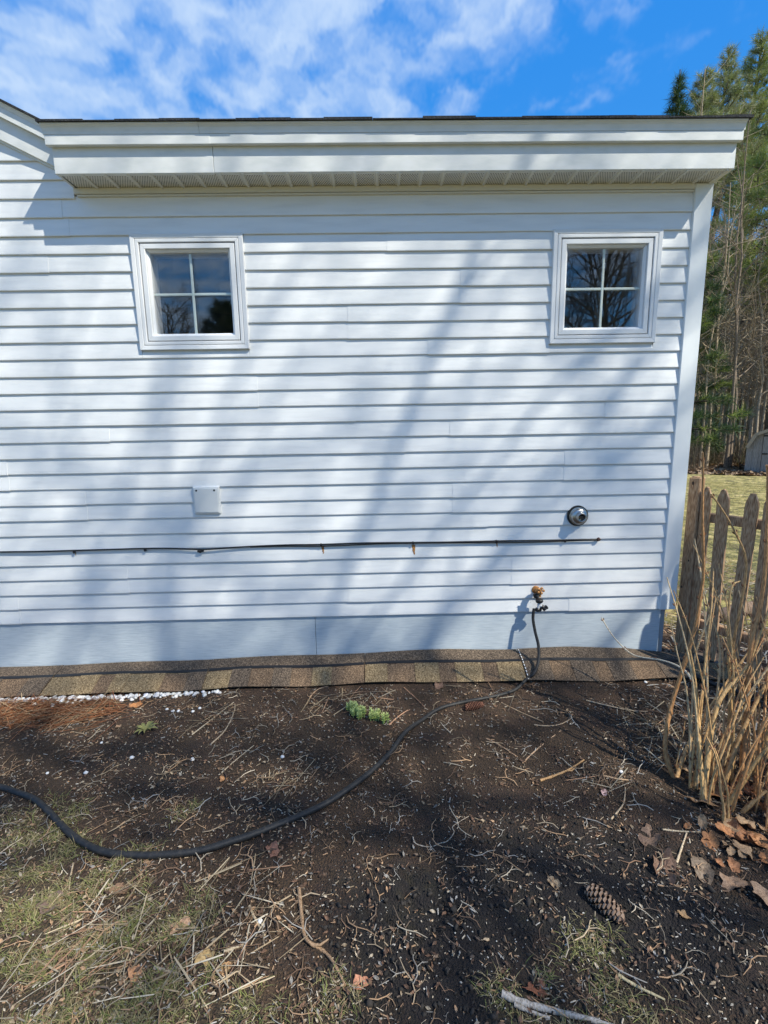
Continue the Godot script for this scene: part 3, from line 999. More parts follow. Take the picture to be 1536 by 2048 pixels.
func build_litter() -> void:
	rng.seed = 7
	# crumbs of soil
	var b := MB.new()
	b.lump(Vector3.ZERO, Vector3(1, 0.65, 0.85), 3, 0.45)
	var places := []
	var cols := []
	for k in 26000:
		var z := rng.randf_range(0.22, 2.35)
		var w := strip_in_view(z)
		var x := rng.randf_range(-w, w)
		var s := 0.0018 + 0.0062 * pow(rng.randf(), 5.0) + (0.007 * rng.randf() if rng.randf() < 0.006 + 0.06 * exp(-((x - 0.15) * (x - 0.15) / 0.16 + (z - 1.80) * (z - 1.80) / 0.12)) else 0.0)
		var dark := blobs(BLACK, x, z)
		if dark > 0.5:
			s *= 1.25
		places.append(Transform3D(Basis.from_euler(Vector3(rng.randf() * 6, rng.randf() * 6, rng.randf() * 6)).scaled(Vector3.ONE * s), on_bed(x, z, s * 0.2)))
		var v := rng.randf_range(0.5, 1.5)
		cols.append((Color(0.021, 0.017, 0.014) if dark > 0.35 else Color(0.072, 0.044, 0.028)) * v)
	var o := scatter("soil_crumbs", b.mesh(), M.litter, places, cols)
	tag(o, "loose dark soil crumbs over the planting bed", "soil")
	# splinters, chips and bits of stem
	var kinds := [[], [], []]
	var kcols := [[], [], []]
	var tones := [Color(0.42, 0.32, 0.21), Color(0.56, 0.47, 0.35), Color(0.30, 0.19, 0.11), Color(0.22, 0.13, 0.08), Color(0.40, 0.37, 0.33), Color(0.48, 0.30, 0.17), Color(0.17, 0.12, 0.085)]
	for k in 40000:
		var z := rng.randf_range(0.24, 2.35)
		var w := strip_in_view(z)
		var x := rng.randf_range(-w, w)
		var dens := 0.40 + 0.9 * n_patch.get_noise_2d(x * 4.0, z * 4.0) + 0.22 * smoothstep(0.3, -0.6, x) + 0.5 * blobs(STRAW, x, z) + 0.2 * blobs(GRASS, x, z)
		if rng.randf() > dens:
			continue
		var kind := 0 if rng.randf() < 0.70 else (1 if rng.randf() < 0.34 else 2)
		var len := 0.004 + 0.020 * pow(rng.randf(), 2.6)
		if kind == 1:
			len = 0.025 + 0.13 * pow(rng.randf(), 2.6)
		if kind == 2:
			len = 0.008 + 0.016 * rng.randf()
		var thick := rng.randf_range(0.0006, 0.0015) if kind < 2 else len * 0.5
		var yaw := rng.randf() * TAU
		var basis := Basis(Vector3.UP, yaw) * Basis(Vector3.BACK, rng.randf_range(-0.28, 0.28)) * Basis(Vector3.RIGHT, rng.randf() * TAU if kind == 0 else rng.randf_range(-0.5, 0.5))
		places = kinds[kind]
		places.append(Transform3D(basis * Basis.from_scale(Vector3(len, thick, thick) if kind == 0 else (Vector3(len, len, len) if kind == 1 else Vector3(len, len, thick))), on_bed(x, z, 0.0015 + thick * 0.6 + rng.randf() * 0.003)))
		var c: Color = tones[rng.randi() % tones.size()]
		if kind == 2 and rng.randf() < 0.5:
			c = Color(0.20, 0.11, 0.065)
		kcols[kind].append(c * rng.randf_range(0.40, 1.12))
	b = MB.new()
	b.box(Vector3(-0.5, -1, -1.4), Vector3(0.5, 1, 1.4), 0.25)
	o = scatter("wood_splinters", b.mesh(), M.litter, kinds[0], kcols[0])
	tag(o, "pale splinters and chips strewn over the soil", "wood chips")
	b = MB.new()
	b.tube([Vector3(-0.5, 0, 0), Vector3(-0.3, 0.03, 0.10), Vector3(-0.05, 0.05, 0.07), Vector3(0.2, 0.03, -0.06), Vector3(0.5, 0, -0.12)], [0.013, 0.017, 0.015, 0.013, 0.008], 5)
	b.tube([Vector3(-0.05, 0.05, 0.07), Vector3(0.08, 0.05, 0.20), Vector3(0.12, 0.02, 0.36)], [0.015, 0.012, 0.007], 4)
	o = scatter("twig_bits", b.mesh(), M.litter, kinds[1], kcols[1])
	tag(o, "thin broken twigs and stalks strewn over the soil", "twigs")
	b = MB.new()
	var row := []
	for k in 5:
		var t := k / 4.0
		var wd := sin(PI * clampf(t, 0.06, 0.94)) * 0.45
		row.append([Vector3(t - 0.5, 0.12 * sin(t * 3.0), -wd), Vector3(t - 0.5, 0.0 + 0.1 * t, 0), Vector3(t - 0.5, 0.2 * sin(t * 4.0 + 1.0), wd)])
	for k in 4:
		for i in 2:
			b.quad(row[k][i], row[k][i + 1], row[k + 1][i + 1], row[k + 1][i])
	o = scatter("leaf_scraps", b.mesh(), M.leaf, kinds[2], kcols[2])
	tag(o, "small brown scraps of rotted leaf on the soil", "leaf scraps")
	# pale grit: perlite and bits of shell all through the potting soil
	b = MB.new()
	b.lump(Vector3.ZERO, Vector3(1, 0.7, 0.8), 9, 0.3)
	places = []
	cols = []
	for k in 5200:
		var z := rng.randf_range(0.26, 2.35)
		var w := strip_in_view(z)
		var x := rng.randf_range(-w, w)
		if rng.randf() > 0.20 + 0.9 * n_patch.get_noise_2d(x * 5.0 + 9.0, z * 5.0) + 0.4 * blobs(BLACK, x, z) + 0.3 * smoothstep(0.0, 1.0, x):
			continue
		var s := 0.0010 + 0.0022 * pow(rng.randf(), 2.5)
		places.append(Transform3D(Basis.from_euler(Vector3(rng.randf() * 6, rng.randf() * 6, 0)).scaled(Vector3(s * rng.randf_range(1.0, 1.8), s, s)), on_bed(x, z, s * 0.6)))
		cols.append(Color(0.50, 0.48, 0.43) * rng.randf_range(0.3, 1.1))
	o = scatter("pale_grit", b.mesh(), M.litter, places, cols)
	tag(o, "tiny pale specks of grit all over the dark soil", "grit")
	# straw: long pale stalks in loose mats
	places = []
	cols = []
	for bl in STRAW:
		for k in int(55 * bl[2] * bl[2] / 0.04):
			var a := rng.randf() * TAU
			var r: float = bl[2] * sqrt(rng.randf()) * 1.15
			var x: float = bl[0] + cos(a) * r * 1.2
			var z: float = bl[1] + sin(a) * r
			if z < 0.30 or z > 2.4:
				continue
			var yaw := 0.75 + rng.randfn(0.0, 0.75)
			var len := rng.randf_range(0.02, 0.085)
			var th := rng.randf_range(0.0005, 0.0010)
			places.append(Transform3D(Basis(Vector3.UP, yaw) * Basis(Vector3.BACK, rng.randf_range(-0.1, 0.16)) * Basis(Vector3.RIGHT, rng.randf_range(-0.8, 0.8)) * Basis.from_scale(Vector3(len, th, th)), on_bed(x, z, 0.006 + rng.randf() * 0.010)))
			cols.append([Color(0.46, 0.36, 0.23), Color(0.34, 0.25, 0.15), Color(0.38, 0.22, 0.13), Color(0.50, 0.43, 0.32)][rng.randi() % 4] * rng.randf_range(0.45, 1.15))
	b = MB.new()
	b.tube([Vector3(-0.5, 0, 0), Vector3(-0.25, 1.0, 3.0), Vector3(0.0, 2.0, 4.0), Vector3(0.25, 1.2, 2.5), Vector3(0.5, 0, -1.0)], [0.9, 1.0, 1.0, 0.9, 0.6], 5)
	o = scatter("straw", b.mesh(), M.litter, places, cols)
	tag(o, "loose pale straw lying in mats on the bed", "straw")
	# orange pine needles by the pebbles
	places = []
	cols = []
	for k in 2100:
		var t := rng.randf()
		var x := lerpf(-2.75, -1.62, t) + rng.randfn(0, 0.05)
		var z := 0.47 + rng.randfn(0, 0.085) - 0.05 * t
		if rng.randf() < t * 0.6 or z < 0.31:
			continue
		places.append(Transform3D(Basis(Vector3.UP, rng.randfn(0.5, 0.6)) * Basis(Vector3.BACK, rng.randf_range(-0.3, 0.3)) * Basis.from_scale(Vector3(rng.randf_range(0.05, 0.10), 0.0008, 0.0008)), on_bed(x, z, 0.004 + rng.randf() * 0.012)))
		cols.append([Color(0.32, 0.12, 0.045), Color(0.40, 0.18, 0.08), Color(0.22, 0.085, 0.04), Color(0.48, 0.34, 0.20)][rng.randi() % 4] * rng.randf_range(0.5, 1.15))
	o = scatter("pine_straw", b.mesh(), M.litter, places, cols)
	tag(o, "rust orange fallen pine needles below the white pebbles", "pine needles")
	# grass: thin winter turf, mostly straw coloured
	var gm := MB.new()
	var prev := []
	for k in 4:
		var t := k / 3.0
		var wd := 0.5 * (1.0 - t * t * 0.92)
		var p := Vector3(0.55 * t * t, t * (1.0 - 0.25 * t), 0)
		var now := [p + Vector3(0, 0, -wd * 0.045), p + Vector3(0.012, 0, 0), p + Vector3(0, 0, wd * 0.045)]
		if prev:
			for i in 2:
				gm.quad(prev[i], prev[i + 1], now[i + 1], now[i])
		prev = now
	places = []
	cols = []
	for bl in GRASS:
		for k in int(7000 * bl[2] * bl[2] / 0.09):
			var a := rng.randf() * TAU
			var r: float = bl[2] * sqrt(rng.randf()) * 1.25
			var x: float = bl[0] + cos(a) * r
			var z: float = bl[1] + sin(a) * r
			if z > 2.6 or n_patch.get_noise_2d(x * 7.0, z * 7.0) < 0.02 + rng.randf_range(-0.22, 0.22):
				continue
			var lie := rng.randf_range(0.15, 1.25)
			var h := rng.randf_range(0.018, 0.055)
			places.append(Transform3D((Basis(Vector3.UP, rng.randf() * TAU) * Basis(Vector3.BACK, -lie)).scaled(Vector3.ONE * h), on_bed(x, z, -0.002)))
			var c := Color(0.24, 0.20, 0.09).lerp(Color(0.36, 0.30, 0.17), rng.randf())
			if rng.randf() < 0.45:
				c = Color(0.14, 0.17, 0.045).lerp(Color(0.24, 0.24, 0.075), rng.randf())
			cols.append(c * rng.randf_range(0.7, 1.15))
	o = scatter("grass", gm.mesh(), M.blade, places, cols)
	tag(o, "thin straw green turf creeping into the bed", "grass")
	# the lawn behind the fence
	places = []
	cols = []
	for k in 42000:
		var d := 0.9 + 12.5 * pow(rng.randf(), 1.6)
		var an := deg_to_rad(rng.randf_range(29.0, 45.0))
		var x := sin(an) * (d + 3.5)
		var z := 3.152 - cos(an) * (d + 3.5)
		if z > 0.15 or x < 2.12:
			continue
		if d < 3.0 and n_patch.get_noise_2d(x * 1.5, z * 1.5) < 0.0 and rng.randf() < 0.75:
			continue
		var h := rng.randf_range(0.02, 0.05) * (1.0 + d * 0.06)
		places.append(Transform3D((Basis(Vector3.UP, rng.randf() * TAU) * Basis(Vector3.BACK, -rng.randf_range(0.2, 1.2))).scaled(Vector3(h, h, h * (1.0 + d * 0.12))), Vector3(x, far_y(x, z), z)))
		var yel := n_patch.get_noise_2d(x * 0.8, z * 0.8) * 0.7 + rng.randf_range(-0.4, 0.4)
		cols.append(Color(0.28, 0.26, 0.07).lerp(Color(0.58, 0.47, 0.18), clampf(yel + 0.5, 0, 1)) * rng.randf_range(0.7, 1.15))
	o = scatter("lawn_grass", gm.mesh(), M.blade, places, cols)
	tag(o, "yellow green lawn beyond the picket fence", "grass")
	# brown litter around the foot of the fence
	places = []
	cols = []
	for k in 5200:
		var x := rng.randf_range(1.75, 4.3)
		var z := rng.randf_range(-2.6, 0.95)
		if x < 2.1 and z < 0.02:
			continue
		var len := 0.012 + 0.05 * pow(rng.randf(), 2.0)
		var y := maxf(bed_y(x, z), far_y(x, z))
		places.append(Transform3D(Basis(Vector3.UP, rng.randf() * TAU) * Basis(Vector3.BACK, rng.randf_range(-0.3, 0.3)) * Basis.from_scale(Vector3(len, 0.0014, 0.0014)), Vector3(x, y + 0.003, z)))
		cols.append(tones[rng.randi() % tones.size()] * rng.randf_range(0.6, 1.2))
	o = scatter("fence_litter", b.mesh(), M.litter, places, cols)
	tag(o, "dry brown stalks lying around the foot of the fence", "plant litter")

# ---------------------------------------------------------------- shingle strips along the foundation
func table(t: Array, x: float) -> float:
	for k in t.size() - 1:
		if x <= t[k + 1][0]:
			return lerpf(t[k][1], t[k + 1][1], clampf((x - t[k][0]) / (t[k + 1][0] - t[k][0]), 0, 1))
	return t[t.size() - 1][1]

const WALL_EDGE := [[-3.4, 0.070], [-2.6, 0.074], [-2.15, 0.083], [-1.2, 0.098], [-0.1, 0.116], [0.5, 0.131], [0.95, 0.116], [1.35, 0.122], [1.75, 0.105], [2.0, 0.066], [2.3, 0.045]]
const YARD_EDGE := [[-3.4, 0.30], [-2.4, 0.285], [-1.5, 0.262], [-0.8, 0.248], [0.0, 0.230], [0.45, 0.232], [1.0, 0.262], [1.7, 0.275], [2.3, 0.29]]

func strip_at(x: float, t: float, up := 0.0) -> Vector3:
	var y0 := table(WALL_EDGE, x)
	var z1 := table(YARD_EDGE, x) + 0.004 * sin(x * 9.0)
	var y1 := 0.014 + 0.004 * sin(x * 7.0 + 1.0)
	var y := lerpf(y0, y1, t) + sin(t * PI) * 0.012 + 0.0035 * sin(x * 6.3 + t * 2.0)
	var dn := Vector3(0, z1, y0 - y1).normalized()
	return Vector3(x, y, lerpf(0.004, z1, t)) + dn * up

func strip_sheet(x0: float, x1: float, t0: float, t1: float, up: float, thick: float) -> ArrayMesh:
	var b := MB.new()
	var nx := maxi(1, int(ceil((x1 - x0) / 0.06)))
	var nt := maxi(1, int(ceil((t1 - t0) / 0.17)))
	for q in nx:
		var xa := lerpf(x0, x1, float(q) / nx)
		var xb := lerpf(x0, x1, float(q + 1) / nx)
		for r in nt:
			var ta := lerpf(t0, t1, float(r) / nt)
			var tb := lerpf(t0, t1, float(r + 1) / nt)
			b.quad(strip_at(xa, tb, up), strip_at(xb, tb, up), strip_at(xb, ta, up), strip_at(xa, ta, up))
		b.quad(strip_at(xa, t1, up - thick), strip_at(xb, t1, up - thick), strip_at(xb, t1, up), strip_at(xa, t1, up))
		b.quad(strip_at(xa, t0, up), strip_at(xb, t0, up), strip_at(xb, t0, up - thick), strip_at(xa, t0, up - thick))
	for x in [x0, x1]:
		for r in nt:
			var ta := lerpf(t0, t1, float(r) / nt)
			var tb := lerpf(t0, t1, float(r + 1) / nt)
			b.quad_out(strip_at(x, ta, up), strip_at(x, tb, up), strip_at(x, tb, up - thick), strip_at(x, ta, up - thick), strip_at((x0 + x1) * 0.5, 0.5, 0.0))
	return b.mesh()

func build_shingles() -> void:
	var ends := [-3.30, -2.18, -1.15, -0.095, 0.971, 2.05, 2.42]
	var says := ["grey brown shingle strip at the far end beside the white pebbles", "golden shingle strip above the longest run of white pebbles", "tan shingle strip directly below the square wall plate", "tan shingle strip below the middle of the wall, behind the green sedum", "dull brown shingle strip where the hose crosses, reaching the house corner", "last dark bit of shingle strip beside the fence post"]
	rng.seed = 31
	for k in ends.size() - 1:
		var x0: float = ends[k] + 0.002
		var x1: float = ends[k + 1] - 0.002
		var s := thing("shingle_strip", says[k], "shingle", Vector3.ZERO, "shingle strips laid along the foundation")
		var lift := 0.0022 if k % 2 == 0 else 0.0
		put("top_lap", strip_sheet(x0, x1, 0.0, 0.46, 0.004 + lift, 0.004), M.shingle_dark, s)
		put("sealant_line", strip_sheet(x0 + 0.003, x1 - 0.003, 0.385, 0.474, 0.0062 + lift, 0.003), M.sealant, s)
		put("backing", strip_sheet(x0, x1, 0.462, 0.995, 0.0030 + lift, 0.003), M.shingle_brown if k != 1 else M.shingle_tan, s)
		var x := x0
		var proud := rng.randf() < 0.5
		while x < x1 - 0.01:
			var w := rng.randf_range(0.085, 0.19)
			var e := minf(x + w, x1)
			if x1 - e < 0.05:
				e = x1
			var mat: StandardMaterial3D = M.shingle_brown
			if proud:
				mat = M.shingle_tan if rng.randf() < (0.7 if k in [1, 2, 3] else 0.2) else M.shingle_dark
			elif k in [1, 2] and rng.randf() < 0.3:
				mat = M.shingle_tan
			put("tab", strip_sheet(x + 0.0012, e - 0.0012, 0.475 if proud else 0.50, 1.0 + rng.randf_range(-0.006, 0.008), (0.0072 if proud else 0.0045) + lift, 0.0042), mat, s)
			proud = not proud
			x = e
		if k == 4:      # white release tape still on the raw edge
			for q in 11:
				var t := 0.05 + q * 0.088
				put("tape_dash", strip_sheet(x0 + 0.003, x0 + 0.009, t, t + 0.05, 0.0098 + lift, 0.0012), M.tape, s)

# ---------------------------------------------------------------- hose
func build_hose() -> void:
	var air := [Vector3(1.0591, 0.4458, 0.0780), Vector3(1.0524, 0.3809, 0.0850), Vector3(1.0625, 0.2959, 0.1050), Vector3(1.0780, 0.2037, 0.1400), Vector3(1.0641, 0.1212, 0.1900), Vector3(1.0162, 0.0652, 0.2500)]
	var flat := [Vector3(0.9718, 0.0000, 0.2517), Vector3(0.8655, 0.0000, 0.3444), Vector3(0.7217, 0.0000, 0.4071), Vector3(0.5229, 0.0000, 0.4643), Vector3(0.3604, 0.0000, 0.5311), Vector3(0.2461, 0.0000, 0.6261), Vector3(0.1418, -0.0000, 0.7597), Vector3(0.0485, 0.0000, 0.9203), Vector3(-0.0416, 0.0000, 1.0451), Vector3(-0.1465, 0.0000, 1.1569), Vector3(-0.2539, 0.0000, 1.2495), Vector3(-0.3752, -0.0000, 1.3284), Vector3(-0.5088, 0.0000, 1.4010), Vector3(-0.6200, 0.0000, 1.4455), Vector3(-0.7294, 0.0000, 1.4788), Vector3(-0.8616, 0.0000, 1.4943), Vector3(-0.9816, 0.0000, 1.4899), Vector3(-1.1145, 0.0000, 1.4622), Vector3(-1.2302, 0.0000, 1.4178), Vector3(-1.3478, 0.0000, 1.3437), Vector3(-1.4705, 0.0000, 1.2529), Vector3(-1.5824, 0.0000, 1.1791), Vector3(-1.6953, 0.0000, 1.1226), Vector3(-1.8182, 0.0000, 1.0827), Vector3(-1.9807, 0.0000, 1.0565), Vector3(-2.2021, 0.0000, 1.0735)]
	var pts := air.duplicate()
	for p in flat:
		pts.append(on_bed(p.x, p.z, 0.0115 + (0.02 if p.z < 0.30 else 0.0)))
	pts = smooth(pts, 5)
	var rad := []
	for k in pts.size():
		rad.append(lerpf(0.0100, 0.0138, smoothstep(0.0, 1.4, pts[k].z)))
	var b := MB.new()
	b.tube(pts, rad, 12)
	var h := put("garden_hose", b.mesh(), M.rubber)
	tag(h, "black rubber garden hose running from the faucet across the bed", "hose")
	# a second hose lies at the foot of the fence, beyond the corner of the wall
	var p2 := [Vector3(1.9892, 0.0000, 0.0017), Vector3(2.0042, 0.0000, 0.1462), Vector3(2.0620, 0.0000, 0.2166), Vector3(2.0931, 0.0000, 0.2955), Vector3(2.1612, 0.0000, 0.3847), Vector3(2.2859, 0.0000, 0.4719), Vector3(2.4804, 0.0000, 0.5366)]
	pts = []
	for k in p2.size():
		pts.append(on_bed(p2[k].x, p2[k].z, [0.055, 0.05, 0.038, 0.03, 0.022, 0.018, 0.018][k]))
	pts = smooth(pts, 5)
	rad = []
	for k in pts.size():
		rad.append(0.014)
	b = MB.new()
	b.tube(pts, rad, 10)
	h = put("drain_hose", b.mesh(), M.rubber)
	tag(h, "short black hose lying behind the canes at the house corner", "hose")

# ---------------------------------------------------------------- pebbles, sticks, leaves, cones, plants
func build_small_things() -> void:
	rng.seed = 77
	var b := MB.new()
	b.lump(Vector3.ZERO, Vector3(1, 0.62, 0.8), 5, 0.16)
	var pebble_mesh := b.mesh()
	var places := []
	var cols := []
	for k in 640:
		var t := pow(rng.randf(), 1.35)
		var x := lerpf(-2.85, -1.02, t)
		var z := table(YARD_EDGE, x) + 0.012 + absf(rng.randfn(0, 0.036)) * (1.0 - t * 0.45)
		if rng.randf() < t * 0.75:
			continue
		var s := rng.randf_range(0.008, 0.019)
		places.append(Transform3D(Basis.from_euler(Vector3(rng.randf_range(-0.4, 0.4), rng.randf() * 6, rng.randf_range(-0.4, 0.4))).scaled(Vector3.ONE * s), on_bed(x, z, s * 0.4)))
		var g := rng.randf_range(0.42, 0.78)
		cols.append(Color(g, g * rng.randf_range(0.97, 1.0), g * rng.randf_range(0.93, 1.02)))
	var o := scatter("white_pebbles", pebble_mesh, M.pebble, places, cols)
	tag(o, "row of small white pebbles along the shingle edge", "pebbles")
	var white := plain(Color(0.66, 0.66, 0.66), 0.55)
	for p in [Vector3(-1.2954, 0.0000, 0.4477), Vector3(-1.2474, 0.0000, 0.4762), Vector3(-1.2138, 0.0000, 0.4778), Vector3(-1.1234, 0.0000, 0.4872), Vector3(-1.0884, 0.0000, 0.4680), Vector3(-0.9708, 0.0000, 0.9073), Vector3(-1.4670, 0.0000, 0.9891), Vector3(-1.6568, 0.0000, 0.9882), Vector3(-1.5228, 0.0000, 0.7505), Vector3(-1.2909, 0.0000, 0.8860), Vector3(-0.5071, 0.0000, 0.9119), Vector3(-0.4259, 0.0000, 1.7562), Vector3(1.1639, 0.0000, 1.0954), Vector3(1.7404, 0.0000, 0.2841)]:
		var q := put("pebble", pebble_mesh, white)
		var s := rng.randf_range(0.009, 0.013)
		q.position = on_bed(p.x, p.z, s * 0.4)
		q.scale = Vector3.ONE * s
		q.rotation.y = rng.randf() * 6.0
		tag(q, "single white pebble lying loose on the dark soil", "pebble", "stray white pebbles on the soil")
	# sticks one can point to
	var sticks := [
		["long crooked brown root ending near the photo's bottom edge", [Vector3(-0.3092, 0.0000, 1.6459), Vector3(-0.2863, 0.0000, 1.7387), Vector3(-0.2684, 0.0000, 1.8031), Vector3(-0.2441, 0.0000, 1.8356), Vector3(-0.1965, 0.0000, 1.8526), Vector3(-0.1601, 0.0000, 1.9010), Vector3(-0.1217, 0.0000, 1.9641)], 0.0075, Color(0.34, 0.22, 0.13)],
		["short pale broken stick beside the single white pebble", [Vector3(-0.4748, 0.0000, 1.7055), Vector3(-0.4402, 0.0000, 1.7541), Vector3(-0.3979, 0.0000, 1.8051)], 0.0055, Color(0.48, 0.38, 0.25)],
		["golden forked stick lying alone on the black soil", [Vector3(0.7560, 0.0000, 1.1324), Vector3(0.8403, 0.0000, 1.0990), Vector3(0.9273, -0.0000, 1.0646), Vector3(1.0213, 0.0000, 1.0073)], 0.0062, Color(0.55, 0.33, 0.15)],
		["thin stick making the first arm of the open angle", [Vector3(0.5705, 0.0000, 0.8176), Vector3(0.6317, 0.0000, 0.8743), Vector3(0.7268, 0.0000, 0.9874)], 0.0042, Color(0.45, 0.29, 0.18)],
		["thin stick making the second arm of the open angle", [Vector3(0.7280, 0.0000, 0.9837), Vector3(0.8229, 0.0000, 0.8988), Vector3(0.9943, 0.0000, 0.7759)], 0.0042, Color(0.50, 0.34, 0.22)],
		["long thin stick pointing at the shrub below the shingles", [Vector3(1.2611, 0.0000, 0.4834), Vector3(1.3653, 0.0000, 0.5421), Vector3(1.4792, 0.0000, 0.5839), Vector3(1.5698, 0.0000, 0.6135)], 0.0048, Color(0.48, 0.38, 0.27)],
		["straight brown stick just right of the small red cone", [Vector3(0.7460, 0.0000, 0.4696), Vector3(0.8285, -0.0000, 0.5737), Vector3(0.9228, 0.0000, 0.6953)], 0.0045, Color(0.45, 0.31, 0.19)],
		["curved thin stick below the small red cone", [Vector3(0.8663, 0.0000, 0.7113), Vector3(0.9434, 0.0000, 0.7332), Vector3(1.0285, 0.0000, 0.7094), Vector3(1.1168, 0.0000, 0.6469)], 0.0035, Color(0.50, 0.38, 0.26)],
		["thick weathered grey branch at the photo's bottom edge", [Vector3(0.3423, 0.0000, 2.0062), Vector3(0.3914, 0.0000, 2.0253), Vector3(0.4517, 0.0000, 2.0418), Vector3(0.5124, -0.0000, 2.0533), Vector3(0.5903, -0.0000, 2.0723), Vector3(0.6616, 0.0000, 2.0996)], 0.0105, Color(0.42, 0.39, 0.36)],
		["thin grey side branch beside the thick grey branch", [Vector3(0.3719, 0.0000, 2.0320), Vector3(0.4135, 0.0000, 2.0478), Vector3(0.4655, 0.0000, 2.0637)], 0.0065, Color(0.40, 0.37, 0.34)],
		["pale straight stick below the large pine cone", [Vector3(0.7103, 0.0000, 1.9644), Vector3(0.7543, 0.0000, 1.9938), Vector3(0.8170, 0.0000, 2.0277)], 0.0058, Color(0.50, 0.43, 0.26)],
		["upright bent twig left of the cane clump", [Vector3(0.9776, 0.0000, 1.3755), Vector3(1.0673, 0.0000, 1.3018), Vector3(1.1216, 0.0000, 1.2146)], 0.0042, Color(0.55, 0.42, 0.28)],
		["pale bark strip lying below the bent twig", [Vector3(1.0626, 0.0000, 1.1184), Vector3(1.1206, 0.0000, 1.1474), Vector3(1.1921, -0.0000, 1.1569)], 0.0060, Color(0.52, 0.36, 0.22)],
		["straight tan twig leaning towards the wall near the hose", [Vector3(-0.7877, 0.0000, 1.0174), Vector3(-0.7456, 0.0000, 0.9321), Vector3(-0.6770, 0.0000, 0.8170)], 0.0040, Color(0.50, 0.42, 0.31)],
		["long curved stalk below the shingles near the pebbles", [Vector3(-0.9122, 0.0000, 0.7984), Vector3(-0.8737, 0.0000, 0.6783), Vector3(-0.8672, 0.0000, 0.5249), Vector3(-0.8883, 0.0000, 0.4295)], 0.0042, Color(0.42, 0.34, 0.25)],
		["long pale stalk crossing the curved stalk", [Vector3(-1.0480, 0.0000, 0.7065), Vector3(-0.9796, 0.0000, 0.5695), Vector3(-0.9009, 0.0000, 0.4071)], 0.0042, Color(0.52, 0.44, 0.33)],
		["pale twig in front of the large curled leaf", [Vector3(1.1248, 0.0000, 1.5915), Vector3(1.1804, 0.0000, 1.5314), Vector3(1.2502, 0.0000, 1.4579)], 0.0050, Color(0.58, 0.47, 0.33)],
		["horizontal pale twig above the large curled leaf", [Vector3(1.1630, 0.0000, 1.4371), Vector3(1.2356, 0.0000, 1.4449), Vector3(1.3098, 0.0000, 1.4527)], 0.0042, Color(0.52, 0.44, 0.32)],
		["curly thin root on the black soil", [Vector3(0.1266, 0.0000, 1.4325), Vector3(0.1362, 0.0000, 1.4643), Vector3(0.1918, 0.0000, 1.4759), Vector3(0.2333, 0.0000, 1.4680), Vector3(0.2647, 0.0000, 1.4620), Vector3(0.2991, 0.0000, 1.4142), Vector3(0.2969, 0.0000, 1.3886), Vector3(0.3288, -0.0000, 1.3637), Vector3(0.3786, 0.0000, 1.3279)], 0.0026, Color(0.50, 0.42, 0.33)],
		["straight dark twig on the black soil", [Vector3(0.4526, 0.0000, 1.5339), Vector3(0.4807, 0.0000, 1.5679), Vector3(0.5254, 0.0000, 1.6180)], 0.0036, Color(0.30, 0.20, 0.12)],
		["short stick lying across the straw near the orange leaves", [Vector3(-0.5173, 0.0000, 1.8599), Vector3(-0.4860, 0.0000, 1.8459), Vector3(-0.4537, 0.0000, 1.8270)], 0.0058, Color(0.46, 0.38, 0.27)],
		["short flat stick in the straw beside the yellow leaf", [Vector3(-0.7210, 0.0000, 1.9010), Vector3(-0.6777, 0.0000, 1.9080), Vector3(-0.6289, 0.0000, 1.9180)], 0.0058, Color(0.36, 0.30, 0.23)],
		["arched stalk springing from the shingle edge", [Vector3(-0.4510, 0.0000, 0.4232), Vector3(-0.4275, 0.0000, 0.3164), Vector3(-0.3868, 0.0000, 0.2523), Vector3(-0.3394, -0.0000, 0.2361)], 0.0042, Color(0.50, 0.34, 0.22)],
		["reddish long stalk beside the green sedum", [Vector3(0.0509, 0.0000, 0.6742), Vector3(0.1027, 0.0000, 0.5999), Vector3(0.1664, 0.0000, 0.5220)], 0.0045, Color(0.48, 0.28, 0.18)],
		["thin stalk crossing the red stalks by the hose", [Vector3(0.1607, 0.0000, 0.2733), Vector3(0.2222, 0.0000, 0.3942), Vector3(0.2780, 0.0000, 0.5168)], 0.0036, Color(0.46, 0.26, 0.16)],
		["thin leaning stalk near the foreground turf", [Vector3(-1.2103, 0.0000, 1.5103), Vector3(-1.1841, 0.0000, 1.5748), Vector3(-1.1479, 0.0000, 1.6392)], 0.0036, Color(0.48, 0.38, 0.26)],
	]
	for s in sticks:
		var path := []
		var list: Array = s[1]
		for p in list:
			path.append(on_bed(p.x, p.z, s[2] * 0.75 + 0.001))
		path = smooth(path, 4)
		var rad := []
		for k in path.size():
			var t := float(k) / (path.size() - 1)
			rad.append(s[2] * (1.0 - 0.45 * t) * (1.0 + 0.16 * sin(k * 2.3 + path[0].x * 9.0)))
		b = MB.new()
		b.col = s[3]
		b.tube(path, rad, 7)
		if s[0].begins_with("golden") or s[0].begins_with("long crooked"):
			var m: Vector3 = path[int(path.size() * 0.55)]
			b.tube([m, m + Vector3(0.025, 0.004, 0.004), m + Vector3(0.05, 0.006, -0.012)], [s[2] * 0.7, s[2] * 0.6, s[2] * 0.35], 6)
		var st := put("stick", b.mesh(true), M.cane)
		tag(st, s[0], "stick", "sticks lying on the bed")
